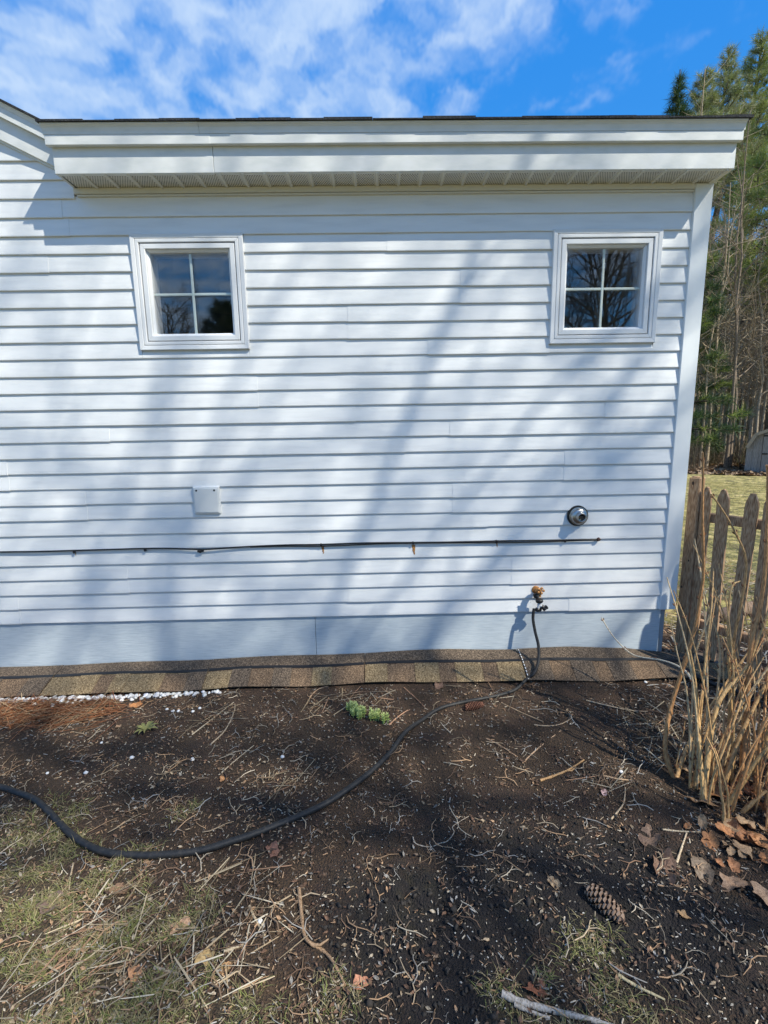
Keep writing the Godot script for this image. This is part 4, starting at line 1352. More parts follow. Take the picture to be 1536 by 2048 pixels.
	# leaves
	var leaves := [
		["large curled brown leaf folded over on the black soil", Vector3(1.0687, 0.0000, 1.6107), 0.072, 1.1, Color(0.24, 0.14, 0.09), 1],
		["rotted brown leaf behind the large curled leaf", Vector3(1.0923, 0.0000, 1.4691), 0.060, 0.8, Color(0.20, 0.125, 0.085), 1],
		["orange maple leaf nearest the photo's edge below the canes", Vector3(1.5088, 0.0000, 1.4969), 0.055, 0.8, Color(0.50, 0.24, 0.10), 0],
		["dull orange leaf tucked among the cane bases", Vector3(1.5349, -0.0000, 1.2558), 0.065, 0.5, Color(0.40, 0.19, 0.08), 0],
		["tan leaf with a dark rib beside the cane clump", Vector3(1.4163, -0.0000, 1.2954), 0.060, 0.6, Color(0.33, 0.20, 0.11), 0],
		["red brown leaf standing up between two canes", Vector3(1.6652, 0.0000, 1.2053), 0.055, 1.0, Color(0.36, 0.14, 0.06), 0],
		["wide matted leaf below the orange maple leaf", Vector3(1.2830, 0.0000, 1.6832), 0.052, 0.7, Color(0.30, 0.19, 0.12), 0],
		["grey brown leaf between curled leaf and matted leaf", Vector3(1.2062, 0.0000, 1.6199), 0.055, 0.6, Color(0.22, 0.16, 0.11), 1],
		["pale brown leaf at the photo's edge beside the matted leaf", Vector3(1.3461, 0.0000, 1.7421), 0.045, 0.7, Color(0.34, 0.22, 0.14), 0],
		["broad purple brown leaf lying on the turf", Vector3(-1.1834, 0.0000, 1.6624), 0.055, 0.5, Color(0.22, 0.15, 0.12), 0],
		["brown leaf lying flat beside the broad purple brown leaf", Vector3(-0.9700, 0.0000, 1.6263), 0.035, 0.4, Color(0.28, 0.17, 0.10), 0],
		["peach coloured curled maple leaf on the straw", Vector3(-0.6873, 0.0000, 1.7774), 0.040, 0.7, Color(0.58, 0.36, 0.22), 0],
		["yellow ochre leaf near the flat stick", Vector3(-0.5721, 0.0000, 1.8773), 0.034, 0.6, Color(0.58, 0.40, 0.18), 0],
		["small round orange leaf beside the yellow ochre leaf", Vector3(-0.4988, 0.0000, 1.8998), 0.022, 0.5, Color(0.50, 0.28, 0.13), 0],
		["curled orange leaf low in the turf corner", Vector3(-0.7677, 0.0000, 1.9230), 0.032, 0.9, Color(0.56, 0.30, 0.16), 1],
		["salmon pink leaf at the bottom near the crooked root", Vector3(-0.0734, 0.0000, 1.9617), 0.028, 0.5, Color(0.58, 0.26, 0.15), 0],
		["dark red leaf beside the thick grey branch", Vector3(0.4572, 0.0000, 1.9959), 0.036, 0.7, Color(0.32, 0.12, 0.06), 1],
		["small tan leaf on the black soil above the large cone", Vector3(0.6285, 0.0000, 1.6558), 0.028, 0.8, Color(0.42, 0.30, 0.18), 1],
		["orange leaf beside the white pebbles under the shingles", Vector3(-1.5057, 0.0000, 0.4002), 0.045, 0.6, Color(0.50, 0.22, 0.08), 0],
		["small orange leaf above the hose bend", Vector3(-0.7624, 0.0000, 1.0598), 0.024, 0.6, Color(0.55, 0.28, 0.12), 0],
		["reddish leaf scrap just above the hose", Vector3(-0.4409, 0.0000, 1.4780), 0.038, 0.6, Color(0.34, 0.16, 0.10), 1],
		["small beige leaf below the weed", Vector3(-1.5048, 0.0000, 0.6080), 0.022, 0.6, Color(0.42, 0.27, 0.17), 0],
		["tiny pink leaf scrap on the soil left of the canes", Vector3(1.0173, 0.0000, 1.2288), 0.022, 0.6, Color(0.60, 0.40, 0.38), 1],
		["brown dead leaf below the shingle edge near the hose", Vector3(0.3906, 0.0000, 0.2601), 0.045, 0.5, Color(0.20, 0.12, 0.085), 1],
		["small copper leaf in the black soil near the large cone", Vector3(1.0221, 0.0000, 1.7908), 0.020, 0.5, Color(0.5, 0.30, 0.14), 0],
	]
	for l in leaves:
		var p: Vector3 = l[1]
		var lf := put("dry_leaf", leaf_mesh(l[2], l[3], l[4], l[5] == 1, int(p.x * 1000) + 7), M.leaf)
		lf.position = on_bed(p.x, p.z, 0.004)
		lf.rotation = Vector3(rng.randf_range(-0.25, 0.25), rng.randf() * TAU, rng.randf_range(-0.25, 0.25))
		tag(lf, l[0], "leaf", "dry leaves lying on the bed")
	for k in 40:
		var p: Vector3 = [Vector3(1.6009, 0.0000, 1.1639), Vector3(1.5817, 0.0000, 1.3722), Vector3(1.4079, 0.0000, 1.5168), Vector3(1.4534, 0.0000, 1.5863)][k % 4] + Vector3(rng.randf_range(-0.14, 0.14), 0, rng.randf_range(-0.11, 0.09))
		var lf := put("dry_leaf", leaf_mesh(rng.randf_range(0.018, 0.046), rng.randf_range(0.5, 1.0), [Color(0.50, 0.22, 0.085), Color(0.38, 0.17, 0.075), Color(0.42, 0.27, 0.15)][k % 3], k % 2 == 0, 900 + k), M.leaf)
		lf.position = on_bed(p.x, p.z, 0.008 + 0.012 * rng.randf())
		lf.rotation = Vector3(rng.randf_range(-0.6, 0.6), rng.randf() * TAU, rng.randf_range(-0.6, 0.6))
		tag(lf, "crumpled leaf in the heap around the foot of the canes", "leaf", "leaf heap at the foot of the canes")
	pine_cone("large open grey brown pine cone on the black soil", Vector3(0.7405, 0.0000, 1.7041), Vector3(0.8102, 0.0000, 1.8071), 0.031, Color(0.13, 0.08, 0.055), Color(0.33, 0.23, 0.165), 1)
	pine_cone("small reddish closed cone beside the hose", Vector3(0.5160, 0.0000, 0.5332), Vector3(0.6288, 0.0000, 0.5124), 0.024, Color(0.07, 0.025, 0.016), Color(0.34, 0.15, 0.09), 2)
	# sedum: rosettes of pale green buds
	rng.seed = 91
	var sed := thing("sedum", "clump of pale green sedum shoots below the shingles", "plant", Vector3(-0.0720, 0.0000, 0.6114))
	var foot: Vector3 = sed.position
	for cl in [[Vector3(-0.1284, -0.0000, 0.5693), 22, 0.050], [Vector3(-0.0285, 0.0000, 0.6037), 15, 0.034], [Vector3(0.0288, 0.0000, 0.6449), 6, 0.018], [Vector3(-0.1656, 0.0000, 0.5270), 10, 0.028]]:
		var c: Vector3 = cl[0]
		for k in cl[1]:
			var an := rng.randf() * TAU
			var r: float = cl[2] * sqrt(rng.randf())
			var q := on_bed(c.x + cos(an) * r, c.z + sin(an) * r * 0.7) - foot
			var h := rng.randf_range(0.030, 0.062)
			var m := MB.new()
			m.col = Color(0.20, 0.28, 0.10)
			m.tube([q, q + Vector3(0, h, 0)], [0.0035, 0.004], 6)
			for j in 13:
				var lv := j / 13.0
				var la := j * 2.4
				m.col = Color(0.34, 0.43, 0.10).lerp(Color(0.70, 0.76, 0.30), lv) * rng.randf_range(0.8, 1.15)
				var dir := Vector3(cos(la), 0.5 + lv * 1.1, sin(la)).normalized()
				var s0 := q + Vector3(0, h * (0.35 + 0.65 * lv), 0)
				m.tube([s0, s0 + dir * 0.008, s0 + dir * 0.018], [0.0018, 0.0028, 0.0006], 5)
			put("shoot", m.mesh(true), M.sedum, sed)
	# weed by the pebbles
	var weed := thing("weed", "small flat green weed growing below the white pebbles", "plant", on_bed(Vector3(-1.3246, 0.0000, 0.6580).x, Vector3(-1.3246, 0.0000, 0.6580).z))
	for k in 11:
		var an := TAU * k / 11.0 + rng.randf_range(-0.2, 0.2)
		var m := MB.new()
		m.col = Color(0.12, 0.14, 0.045).lerp(Color(0.24, 0.22, 0.075), rng.randf())
		var len := rng.randf_range(0.04, 0.075)
		var prev := []
		for j in 6:
			var t := j / 5.0
			var ctr := Vector3(cos(an), 0, sin(an)) * len * t + Vector3(0, 0.028 * sin(t * 2.4), 0)
			var sd := Vector3(-sin(an), 0, cos(an)) * len * 0.14 * sin(PI * clampf(t * 0.9 + 0.08, 0, 1))
			var now := [ctr - sd, ctr - Vector3(0, 0.002, 0), ctr + sd]
			if prev:
				for i in 2:
					m.quad(prev[i], prev[i + 1], now[i + 1], now[i])
			prev = now
		put("leaf", m.mesh(true), M.blade, weed)

func leaf_mesh(size: float, curl: float, tone: Color, ragged: bool, seed_value: int) -> ArrayMesh:
	var g := RandomNumberGenerator.new()
	g.seed = seed_value
	var b := MB.new()
	var n := 26
	var ring := []
	for k in n:
		var a := TAU * k / n
		var lobe := 0.62 + 0.30 * absf(cos(a * 2.5)) + 0.10 * cos(a)
		if ragged:
			lobe = 0.55 + 0.25 * g.randf() + 0.2 * absf(cos(a))
		ring.append(Vector2(cos(a) * 1.15, sin(a)) * lobe * g.randf_range(0.88, 1.1))
	var ph := g.randf() * TAU
	var lift := func(p: Vector2) -> Vector3:
		var w := Vector3(p.x, 0, p.y)
		var r := p.length()
		w.y = curl * (0.42 * p.y * p.y + 0.18 * r * sin(3.0 * p.angle() + ph) + 0.10 * sin(p.x * 7.0 + ph)) + 0.06 * absf(p.y)
		w.z *= 1.0 - 0.30 * curl * absf(p.y)
		return w * size
	var rows := []
	for q in [0.0, 0.33, 0.68, 1.0]:
		var list := []
		for k in n:
			list.append(lift.call(ring[k] * q))
		rows.append(list)
	var rim := tone * 0.72
	for q in 3:
		for k in n:
			var j := (k + 1) % n
			b.col = tone.lerp(rim, (q + g.randf() - 0.5) / 3.0)
			if q == 0:
				b.tri(rows[0][0], rows[1][j], rows[1][k])
			else:
				b.quad(rows[q][k], rows[q][j], rows[q + 1][j], rows[q + 1][k])
	b.col = tone * 0.75
	b.tube([lift.call(Vector2(-0.6, 0)), lift.call(Vector2(-1.0, 0.05)) , lift.call(Vector2(-1.5, 0.2))], [size * 0.03, size * 0.026, size * 0.02], 5)
	return b.mesh(true)

func pine_cone(says: String, a: Vector3, z: Vector3, r: float, core: Color, tip: Color, seed_value: int) -> void:
	var g := RandomNumberGenerator.new()
	g.seed = seed_value
	var at := on_bed(a.x, a.z, r * 0.62)
	var end := on_bed(z.x, z.z, r * 0.72)
	var cone := thing("pine_cone", says, "pine cone", at)
	var ax := end - at
	var len := ax.length()
	ax /= len
	var u := ax.cross(Vector3.UP).normalized()
	var w := u.cross(ax)
	var b := MB.new()
	b.col = core
	b.tube([Vector3.ZERO, ax * len * 0.3, ax * len * 0.7, ax * len], [r * 0.28, r * 0.5, r * 0.5, r * 0.2], 10)
	put("core", b.mesh(true), M.litter, cone)
	b = MB.new()
	var rows := int(len / r * (2.9 if r > 0.03 else 3.0))
	for k in rows * 8:
		var t := k / (rows * 8.0)
		var an := k * 2.39996
		var env := r * (0.50 + 0.62 * sin(PI * pow(clampf(t * 0.9 + 0.07, 0, 1), 0.8)))
		var out := u * cos(an) + w * sin(an)
		var side := ax.cross(out)
		var p0 := ax * len * t + out * r * 0.3
		var p1 := ax * (len * t - r * 0.16) + out * env
		var wd := r * 0.30 * g.randf_range(0.85, 1.15)
		b.col = core.lerp(tip, 0.35) * g.randf_range(0.8, 1.2)
		b.quad(p0 - side * wd * 0.5, p0 + side * wd * 0.5, p1 + side * wd, p1 - side * wd)
		b.col = tip * g.randf_range(0.75, 1.2)
		var lip := p1 - ax * r * 0.16 - out * r * 0.06
		b.quad(p1 - side * wd, p1 + side * wd, lip + side * wd * 0.55, lip - side * wd * 0.55)
		b.col = core * 0.8
		b.quad(p0 + ax * -r * 0.10 - side * wd * 0.5, lip - side * wd * 0.6, lip + side * wd * 0.6, p0 + ax * -r * 0.10 + side * wd * 0.5)
	put("scales", b.mesh(true), M.litter, cone)
	b = MB.new()
	b.col = core * 1.2
	b.tube([Vector3.ZERO, -ax * r * 0.7 + Vector3(0, -r * 0.1, 0)], [r * 0.16, r * 0.10], 6)
	put("stem", b.mesh(true), M.litter, cone)

# ---------------------------------------------------------------- fence
func fence_at(t: float, y: float, off := 0.0) -> Vector3:
	return Vector3(2.215 + 0.5 * t - 0.866 * off, y, -0.06 + 0.866 * t + 0.5 * off)

func picket(w: float, lo: float, hi: float, th: float, seed_value: int) -> ArrayMesh:
	var g := RandomNumberGenerator.new()
	g.seed = seed_value
	var b := MB.new()
	var o := [Vector2(-w, lo), Vector2(w, lo), Vector2(w * 0.99, hi - 0.085), Vector2(w * 0.90, hi - 0.055), Vector2(w * 0.34, hi - 0.006), Vector2(0.0, hi), Vector2(-w * 0.36, hi - 0.006), Vector2(-w * 0.92, hi - 0.057), Vector2(-w, hi - 0.09)]
	for k in o.size():
		o[k] += Vector2(g.randf_range(-0.0015, 0.0015), g.randf_range(-0.003, 0.003))
	var c := Vector2(0, (lo + hi) * 0.5)
	var e := 0.004
	for k in o.size():
		var p: Vector2 = o[k]
		var q: Vector2 = o[(k + 1) % o.size()]
		var pi := p + (c - p).normalized() * e
		var qi := q + (c - q).normalized() * e
		for s in [1.0, -1.0]:
			b.tri_out(Vector3(pi.x, pi.y, th * s), Vector3(qi.x, qi.y, th * s), Vector3(c.x, c.y, th * s), Vector3(c.x, c.y, 0))
			b.quad_out(Vector3(p.x, p.y, (th - 0.003) * s), Vector3(q.x, q.y, (th - 0.003) * s), Vector3(qi.x, qi.y, th * s), Vector3(pi.x, pi.y, th * s), Vector3(c.x, c.y, 0))
		b.quad_out(Vector3(p.x, p.y, th - 0.003), Vector3(q.x, q.y, th - 0.003), Vector3(q.x, q.y, -th + 0.003), Vector3(p.x, p.y, -th + 0.003), Vector3(c.x, c.y, 0))
	return b.mesh()

func build_fence() -> void:
	var f := thing("picket_fence", "weathered brown wooden picket fence meeting the house corner", "fence", fence_at(0, 0))
	var turn := Basis(Vector3.UP, -deg_to_rad(60.0))
	var origin := fence_at(0, 0)
	var b := MB.new()
	b.box(Vector3(-0.036, -0.1, -0.040), Vector3(0.036, 1.300, 0.034), 0.006)
	b.lump(Vector3(-0.008, 1.302, 0.0), Vector3(0.026, 0.006, 0.026), 3, 0.2)
	var p := put("post", b.mesh(), M.fence, f)
	p.position = fence_at(-0.022, 0) - origin
	p.basis = turn
	var ts := [0.052, 0.168, 0.298, 0.425, 0.55, 0.68, 0.81, 0.94, 1.07, 1.20, 1.33]
	for k in ts.size():
		var hi: float = [1.245, 1.236, 1.228, 1.23, 1.24, 1.22, 1.235, 1.23, 1.24, 1.225, 1.235][k]
		p = put("picket", picket(0.037 if k else 0.030, 0.02 - 0.01 * (k % 3), hi, 0.010, 40 + k), M.fence, f)
		p.position = fence_at(ts[k], 0, 0.006) - origin
		p.basis = turn * Basis(Vector3.BACK, [0.0, 0.012, -0.016, 0.008, -0.01, 0.01, 0.0, 0.01, -0.01, 0.0, 0.01][k])
	for y in [1.03, 0.27]:
		b = MB.new()
		b.box(Vector3(0.0, -0.032, -0.020), Vector3(1.42, 0.032, 0.016), 0.005)
		p = put("rail", b.mesh(), M.fence, f)
		p.position = fence_at(0.015, y, -0.024) - origin
		p.basis = turn
	for q in [[-0.008, 1.262, 0.012], [0.010, 0.72, 0.007], [-0.02, 0.52, 0.009], [0.0, 0.36, 0.008]]:
		b = MB.new()
		b.lathe(Transform3D(Basis(Vector3.RIGHT, PI / 2), Vector3.ZERO), [Vector2(q[2], 0.0), Vector2(q[2] * 0.7, 0.0018), Vector2(0.0, 0.0022)], 9)
		p = put("knot", b.mesh(), M.knot, f)
		p.position = fence_at(-0.022 + q[0], q[1], 0.0338) - origin
		p.basis = turn * Basis.from_scale(Vector3(0.7, 1.2, 1.0))
	# a log lying on the grass behind it
	var a := Vector3(2.6821, 0.0500, -0.5816)
	var z := Vector3(3.5542, 0.0500, -0.9220)
	b = MB.new()
	b.col = Color(0.26, 0.18, 0.125)
	b.tube([a, a.lerp(z, 0.3) + Vector3(0, 0.01, 0.02), a.lerp(z, 0.7), z], [0.052, 0.056, 0.054, 0.05], 12)
	var log := put("log", b.mesh(true), M.bark)
	tag(log, "brown log lying on the ground behind the pickets", "log")

# ---------------------------------------------------------------- dormant shrub
func build_shrub() -> void:
	var foot := Vector3(1.5126, 0.0000, 1.2549)
	var s := thing("dormant_shrub", "leafless clump of tall tan canes beside the fence", "shrub", foot)
	var canes := [
		[[Vector3(1.3997, -0.0060, 1.1350), Vector3(1.3708, 0.1019, 1.1000), Vector3(1.3931, 0.2120, 1.0600), Vector3(1.4372, 0.3292, 1.0200), Vector3(1.4858, 0.4833, 1.0000), Vector3(1.5383, 0.6700, 0.9800), Vector3(1.5571, 0.8264, 0.9700), Vector3(1.5611, 0.9616, 0.9700), Vector3(1.5330, 1.2010, 0.9700), Vector3(1.5132, 1.4294, 0.9700), Vector3(1.5011, 1.5305, 0.9700)], 0.0115, 0],
		[[Vector3(1.7268, -0.0559, 1.1000), Vector3(1.7215, 0.1319, 1.0600), Vector3(1.7172, 0.3796, 1.0200), Vector3(1.6936, 0.6234, 1.0000), Vector3(1.6865, 0.8731, 0.9900), Vector3(1.7378, 0.9159, 0.9800)], 0.0085, 1],
		[[Vector3(1.6595, -0.0482, 1.1400), Vector3(1.7037, 0.1595, 1.0600), Vector3(1.7293, 0.4051, 1.0000), Vector3(1.7472, 0.6082, 0.9700), Vector3(1.7805, 0.8265, 0.9500), Vector3(1.7851, 1.0075, 0.9400), Vector3(1.7267, 1.1401, 0.9300), Vector3(1.6620, 1.2470, 0.9200), Vector3(1.6026, 1.3289, 0.9100)], 0.0085, 2],
		[[Vector3(1.4421, -0.0188, 1.2600), Vector3(1.5432, 0.1490, 1.1500), Vector3(1.6320, 0.3732, 1.0500), Vector3(1.6696, 0.5914, 0.9800), Vector3(1.6283, 0.7429, 0.9500), Vector3(1.5919, 0.8751, 0.9300)], 0.0075, 3],
		[[Vector3(1.5182, -0.0166, 1.1400), Vector3(1.5665, 0.0945, 1.0000), Vector3(1.6061, 0.2639, 0.9200), Vector3(1.6400, 0.4665, 0.8600), Vector3(1.7154, 0.6479, 0.8200), Vector3(1.7748, 0.7728, 0.8000), Vector3(1.8849, 0.8450, 0.7800)], 0.0065, 3],
		[[Vector3(1.6349, -0.0341, 1.2500), Vector3(1.7054, 0.2732, 1.1500), Vector3(1.7423, 0.6366, 1.0800), Vector3(1.7895, 0.8034, 1.0500), Vector3(1.8068, 1.0320, 1.0300), Vector3(1.7998, 1.3717, 1.0000), Vector3(1.7833, 1.4704, 1.0000)], 0.0135, 0],
		[[Vector3(1.4277, -0.0343, 1.3000), Vector3(1.5042, 0.2374, 1.2000), Vector3(1.5710, 0.4089, 1.1500), Vector3(1.7110, 0.5248, 1.1000), Vector3(1.7706, 0.6583, 1.0800), Vector3(1.8439, 0.8438, 1.0500)], 0.0125, 1],
		[[Vector3(1.5880, 0.0120, 1.0400), Vector3(1.6443, 0.1940, 0.9000), Vector3(1.6939, 0.2857, 0.7800), Vector3(1.7148, 0.2975, 0.6600), Vector3(1.6918, 0.2755, 0.5200), Vector3(1.5979, 0.2536, 0.4200), Vector3(1.5412, 0.2804, 0.3700), Vector3(1.4703, 0.3640, 0.3300), Vector3(1.4099, 0.4671, 0.3100)], 0.0072, 4],
		[[Vector3(1.4395, -0.0398, 1.3000), Vector3(1.4543, 0.1600, 1.2200), Vector3(1.4730, 0.3362, 1.1500), Vector3(1.4820, 0.4706, 1.1000), Vector3(1.4693, 0.6093, 1.0600)], 0.0105, 1],
		[[Vector3(1.4068, -0.0129, 1.1400), Vector3(1.5052, 0.0772, 1.0500), Vector3(1.5942, 0.1765, 1.0000), Vector3(1.6925, 0.2855, 0.9600), Vector3(1.8097, 0.4239, 0.9200), Vector3(1.8916, 0.5206, 0.9000)], 0.0095, 2],
		[[Vector3(1.5422, -0.0309, 1.2500), Vector3(1.6258, 0.1829, 1.2000), Vector3(1.7100, 0.3305, 1.1600), Vector3(1.8091, 0.4801, 1.1200), Vector3(1.8891, 0.6174, 1.1000)], 0.0120, 2],
		[[Vector3(1.5296, -0.0378, 1.3000), Vector3(1.6201, 0.1586, 1.3000), Vector3(1.6947, 0.2779, 1.3000), Vector3(1.7868, 0.4180, 1.3000)], 0.0115, 1],
		[[Vector3(1.5378, -0.0432, 1.3500), Vector3(1.6150, 0.0527, 1.3500), Vector3(1.7130, 0.1466, 1.3500)], 0.0105, 2],
		[[Vector3(1.6486, -0.0371, 1.1200), Vector3(1.7024, 0.2138, 1.0200), Vector3(1.7162, 0.4746, 0.9600), Vector3(1.7154, 0.5932, 0.9300)], 0.0060, 3],
	]
	rng.seed = 303
	var tones := [Color(0.55, 0.29, 0.12), Color(0.64, 0.41, 0.18), Color(0.58, 0.36, 0.16), Color(0.70, 0.52, 0.30), Color(0.78, 0.68, 0.52)]
	for c in canes:
		add_cane(s, foot, c[0], c[1], tones[c[2]])
	for k in 64:
		var base := foot + Vector3(rng.randf_range(-0.10, 0.42), 0, rng.randf_range(-0.20, 0.20))
		base.y = bed_y(base.x, base.z) - 0.01
		var an := rng.randf_range(-1.0, 1.3)
		var out := Vector3(sin(an) * 0.8 + 0.35, 0, -cos(an) * 0.45)
		var h := rng.randf_range(0.25, 1.25)
		var path := []
		for q in 6:
			var t := q / 5.0
			path.append(base + out * h * (0.12 * t + 0.50 * t * t) + Vector3(rng.randf_range(-0.005, 0.005), h * t * (1.0 - 0.12 * t), rng.randf_range(-0.005, 0.005)))
		add_cane(s, foot, path, rng.randf_range(0.0030, 0.0070), tones[rng.randi() % 4])

func add_cane(s: Node3D, foot: Vector3, path: Array, r: float, tone: Color) -> void:
	var rel := []
	for k in path.size():
		var q: Vector3 = path[k]
		if k == 0:
			q.y = minf(q.y, bed_y(q.x, q.z) - 0.01)
		rel.append(q - foot)
	rel = smooth(rel, 4)
	var rad := []
	var n := rel.size()
	var b := MB.new()
	for k in n:
		var t := float(k) / (n - 1)
		rad.append(r * (1.0 - 0.62 * t) * (1.0 + (0.30 if k % 7 == 3 else 0.0)))
	b.col = tone * rng.randf_range(0.8, 1.15)
	b.tube(rel, rad, 7)
	for k in range(3, n - 1, 7):       # buds in pairs at the joints
		var d: Vector3 = (rel[k + 1] - rel[k]).normalized()
		var sd := d.cross(Vector3.FORWARD).normalized()
		b.col = Color(0.22, 0.10, 0.05)
		for sg in [-1.0, 1.0]:
			var at: Vector3 = rel[k] + sd * sg * rad[k] * 0.9
			b.tube([at, at + (sd * sg * 0.6 + d).normalized() * 0.009, at + (sd * sg * 0.4 + d).normalized() * 0.016], [0.003, 0.0036, 0.0008], 5)
	put("cane", b.mesh(true), M.cane, s)

# ---------------------------------------------------------------- shed
func build_shed() -> void:
	var s := thing("shed", "small grey gambrel roofed garden shed at the wood's edge", "shed", Vector3(12.30, far_y(12.3, -12.6), -12.60))
	s.rotation.y = deg_to_rad(-41.0)
	var prof := [Vector2(0.0, 0.0), Vector2(0.0, 0.86), Vector2(0.20, 1.29), Vector2(1.25, 1.76), Vector2(2.30, 1.29), Vector2(2.5, 0.86), Vector2(2.5, 0.0)]
	var top := func(x: float) -> float:
		for k in range(1, prof.size() - 2):
			if x <= prof[k + 1].x:
				return lerpf(prof[k].y, prof[k + 1].y, (x - prof[k].x) / (prof[k + 1].x - prof[k].x))
		return 0.86
	var b := MB.new()
	for sd in [0.0, 2.5]:
		b.box(Vector3(sd - 0.02 if sd > 0 else sd, 0, -3.0), Vector3(sd if sd > 0 else 0.02, 0.86, -0.03))
	put("side_wall", b.mesh(), M.shed, s)
	for k in 15:
		var x0 := k * 2.5 / 15.0 + 0.003
		var x1 := (k + 1) * 2.5 / 15.0 - 0.003
		var m := MB.new()
		var q := [Vector3(x0, 0, 0), Vector3(x1, 0, 0), Vector3(x1, top.call(x1), 0), Vector3(x0, top.call(x0), 0)]
		var back := Vector3(0, 0, -0.03)
		m.quad(q[0], q[1], q[2], q[3])
		m.quad(q[0] + back, q[3] + back, q[2] + back, q[1] + back)
		for i in 4:
			m.quad(q[(i + 1) % 4], q[i], q[i] + back, q[(i + 1) % 4] + back)
		put("plank", m.mesh(), M.shed, s)
	for k in range(1, 5):
		var m := MB.new()
		var a: Vector2 = prof[k]
		var c: Vector2 = prof[k + 1]
		var nrm := Vector2(-(c - a).y, (c - a).x).normalized()
		var off := nrm * 0.035
		var q := [Vector3(a.x, a.y, 0.10), Vector3(c.x, c.y, 0.10), Vector3(c.x + off.x, c.y + off.y, 0.10), Vector3(a.x + off.x, a.y + off.y, 0.10)]
		var back := Vector3(0, 0, -3.2)
		var mid: Vector3 = (q[0] + q[2]) * 0.5 + back * 0.5
		m.quad_out(q[0], q[1], q[2], q[3], mid)
		for i in 4:
			m.quad_out(q[i], q[(i + 1) % 4], q[(i + 1) % 4] + back, q[i] + back, mid)
		put("roof_slope", m.mesh(), M.shed_roof, s)
		m = MB.new()
		var f := [Vector3(a.x - nrm.x * 0.06, a.y - nrm.y * 0.06, 0.101), Vector3(c.x - nrm.x * 0.06, c.y - nrm.y * 0.06, 0.101), Vector3(c.x + off.x, c.y + off.y, 0.101), Vector3(a.x + off.x, a.y + off.y, 0.101)]
		m.quad_out(f[0], f[1], f[2], f[3], mid)
		for i in 4:
			m.quad_out(f[i], f[(i + 1) % 4], f[(i + 1) % 4] + Vector3(0, 0, 0.02), f[i] + Vector3(0, 0, 0.02), mid)
		m.quad_out(f[0] + Vector3(0, 0, 0.02), f[1] + Vector3(0, 0, 0.02), f[2] + Vector3(0, 0, 0.02), f[3] + Vector3(0, 0, 0.02), mid)
		put("rake_trim", m.mesh(), M.shed_trim, s)
	for side in [[0.42, 1.245], [1.255, 2.08]]:
		var d := Node3D.new()
		d.name = "door"
		s.add_child(d, true)
		var m := MB.new()
		m.box(Vector3(side[0], 0.03, 0.004), Vector3(side[1], 1.31, 0.026), 0.004)
		put("leaf", m.mesh(), M.shed, d)
		m = MB.new()
		m.box(Vector3(side[0] + 0.01, 0.655, 0.027), Vector3(side[1] - 0.01, 0.668, 0.031))
		put("seam", m.mesh(), M.knot, d)
		m = MB.new()
		m.box(Vector3(side[0] - 0.012, 0.02, 0.001), Vector3(side[0] - 0.001, 1.32, 0.010))
		put("seam", m.mesh(), M.knot, d)
		for y in [0.07, 0.66, 1.24]:
			m = MB.new()
			var hx: float = side[0] if side[0] < 1.0 else side[1] - 0.14
			m.box(Vector3(hx, y - 0.025, 0.0315), Vector3(hx + 0.14, y + 0.025, 0.040), 0.004)
			put("hinge", m.mesh(), M.black, d)

# ---------------------------------------------------------------- trees
func limb(b: MB, g: RandomNumberGenerator, p: Vector3, dir: Vector3, len: float, r: float, level: int, o: Dictionary) -> void:
	var steps: int = 5 if level == 0 else 4
	var pts := [p]
	var rad := [r]
	var d := dir
	for k in steps:
		d = (d + Vector3(g.randfn(0, 1), g.randfn(0, 1), g.randfn(0, 1)) * o.wob + Vector3.UP * o.rise * (0.4 if level == 0 else 1.0)).normalized()
		p += d * len / steps
		pts.append(p)
		rad.append(r * (1.0 - (0.55 if level < o.deep else 0.85) * (k + 1) / steps))
	b.tube(pts, rad, 6 if level == 0 else (5 if level == 1 else 3), false)
	if level >= o.deep:
		return
	var kids: int = o.kids[level]
	for k in kids:
		var t: float = lerpf(o.from[level], 1.0, (k + g.randf()) / kids)
		var i := mini(int(t * steps), steps - 1)
		var f := t * steps - i
		var at: Vector3 = pts[i].lerp(pts[i + 1], f)
		var along: Vector3 = (pts[i + 1] - pts[i]).normalized()
		var side := along.cross(Vector3(g.randfn(0, 1), g.randfn(0, 1), g.randfn(0, 1))).normalized()
		var nd: Vector3 = (along * o.keep + side * o.spread).normalized()
		limb(b, g, at, nd, len * o.shrink[level] * g.randf_range(0.7, 1.15) * (1.15 - 0.45 * t), lerpf(rad[i], rad[i + 1], f) * g.randf_range(0.45, 0.7), level + 1, o)

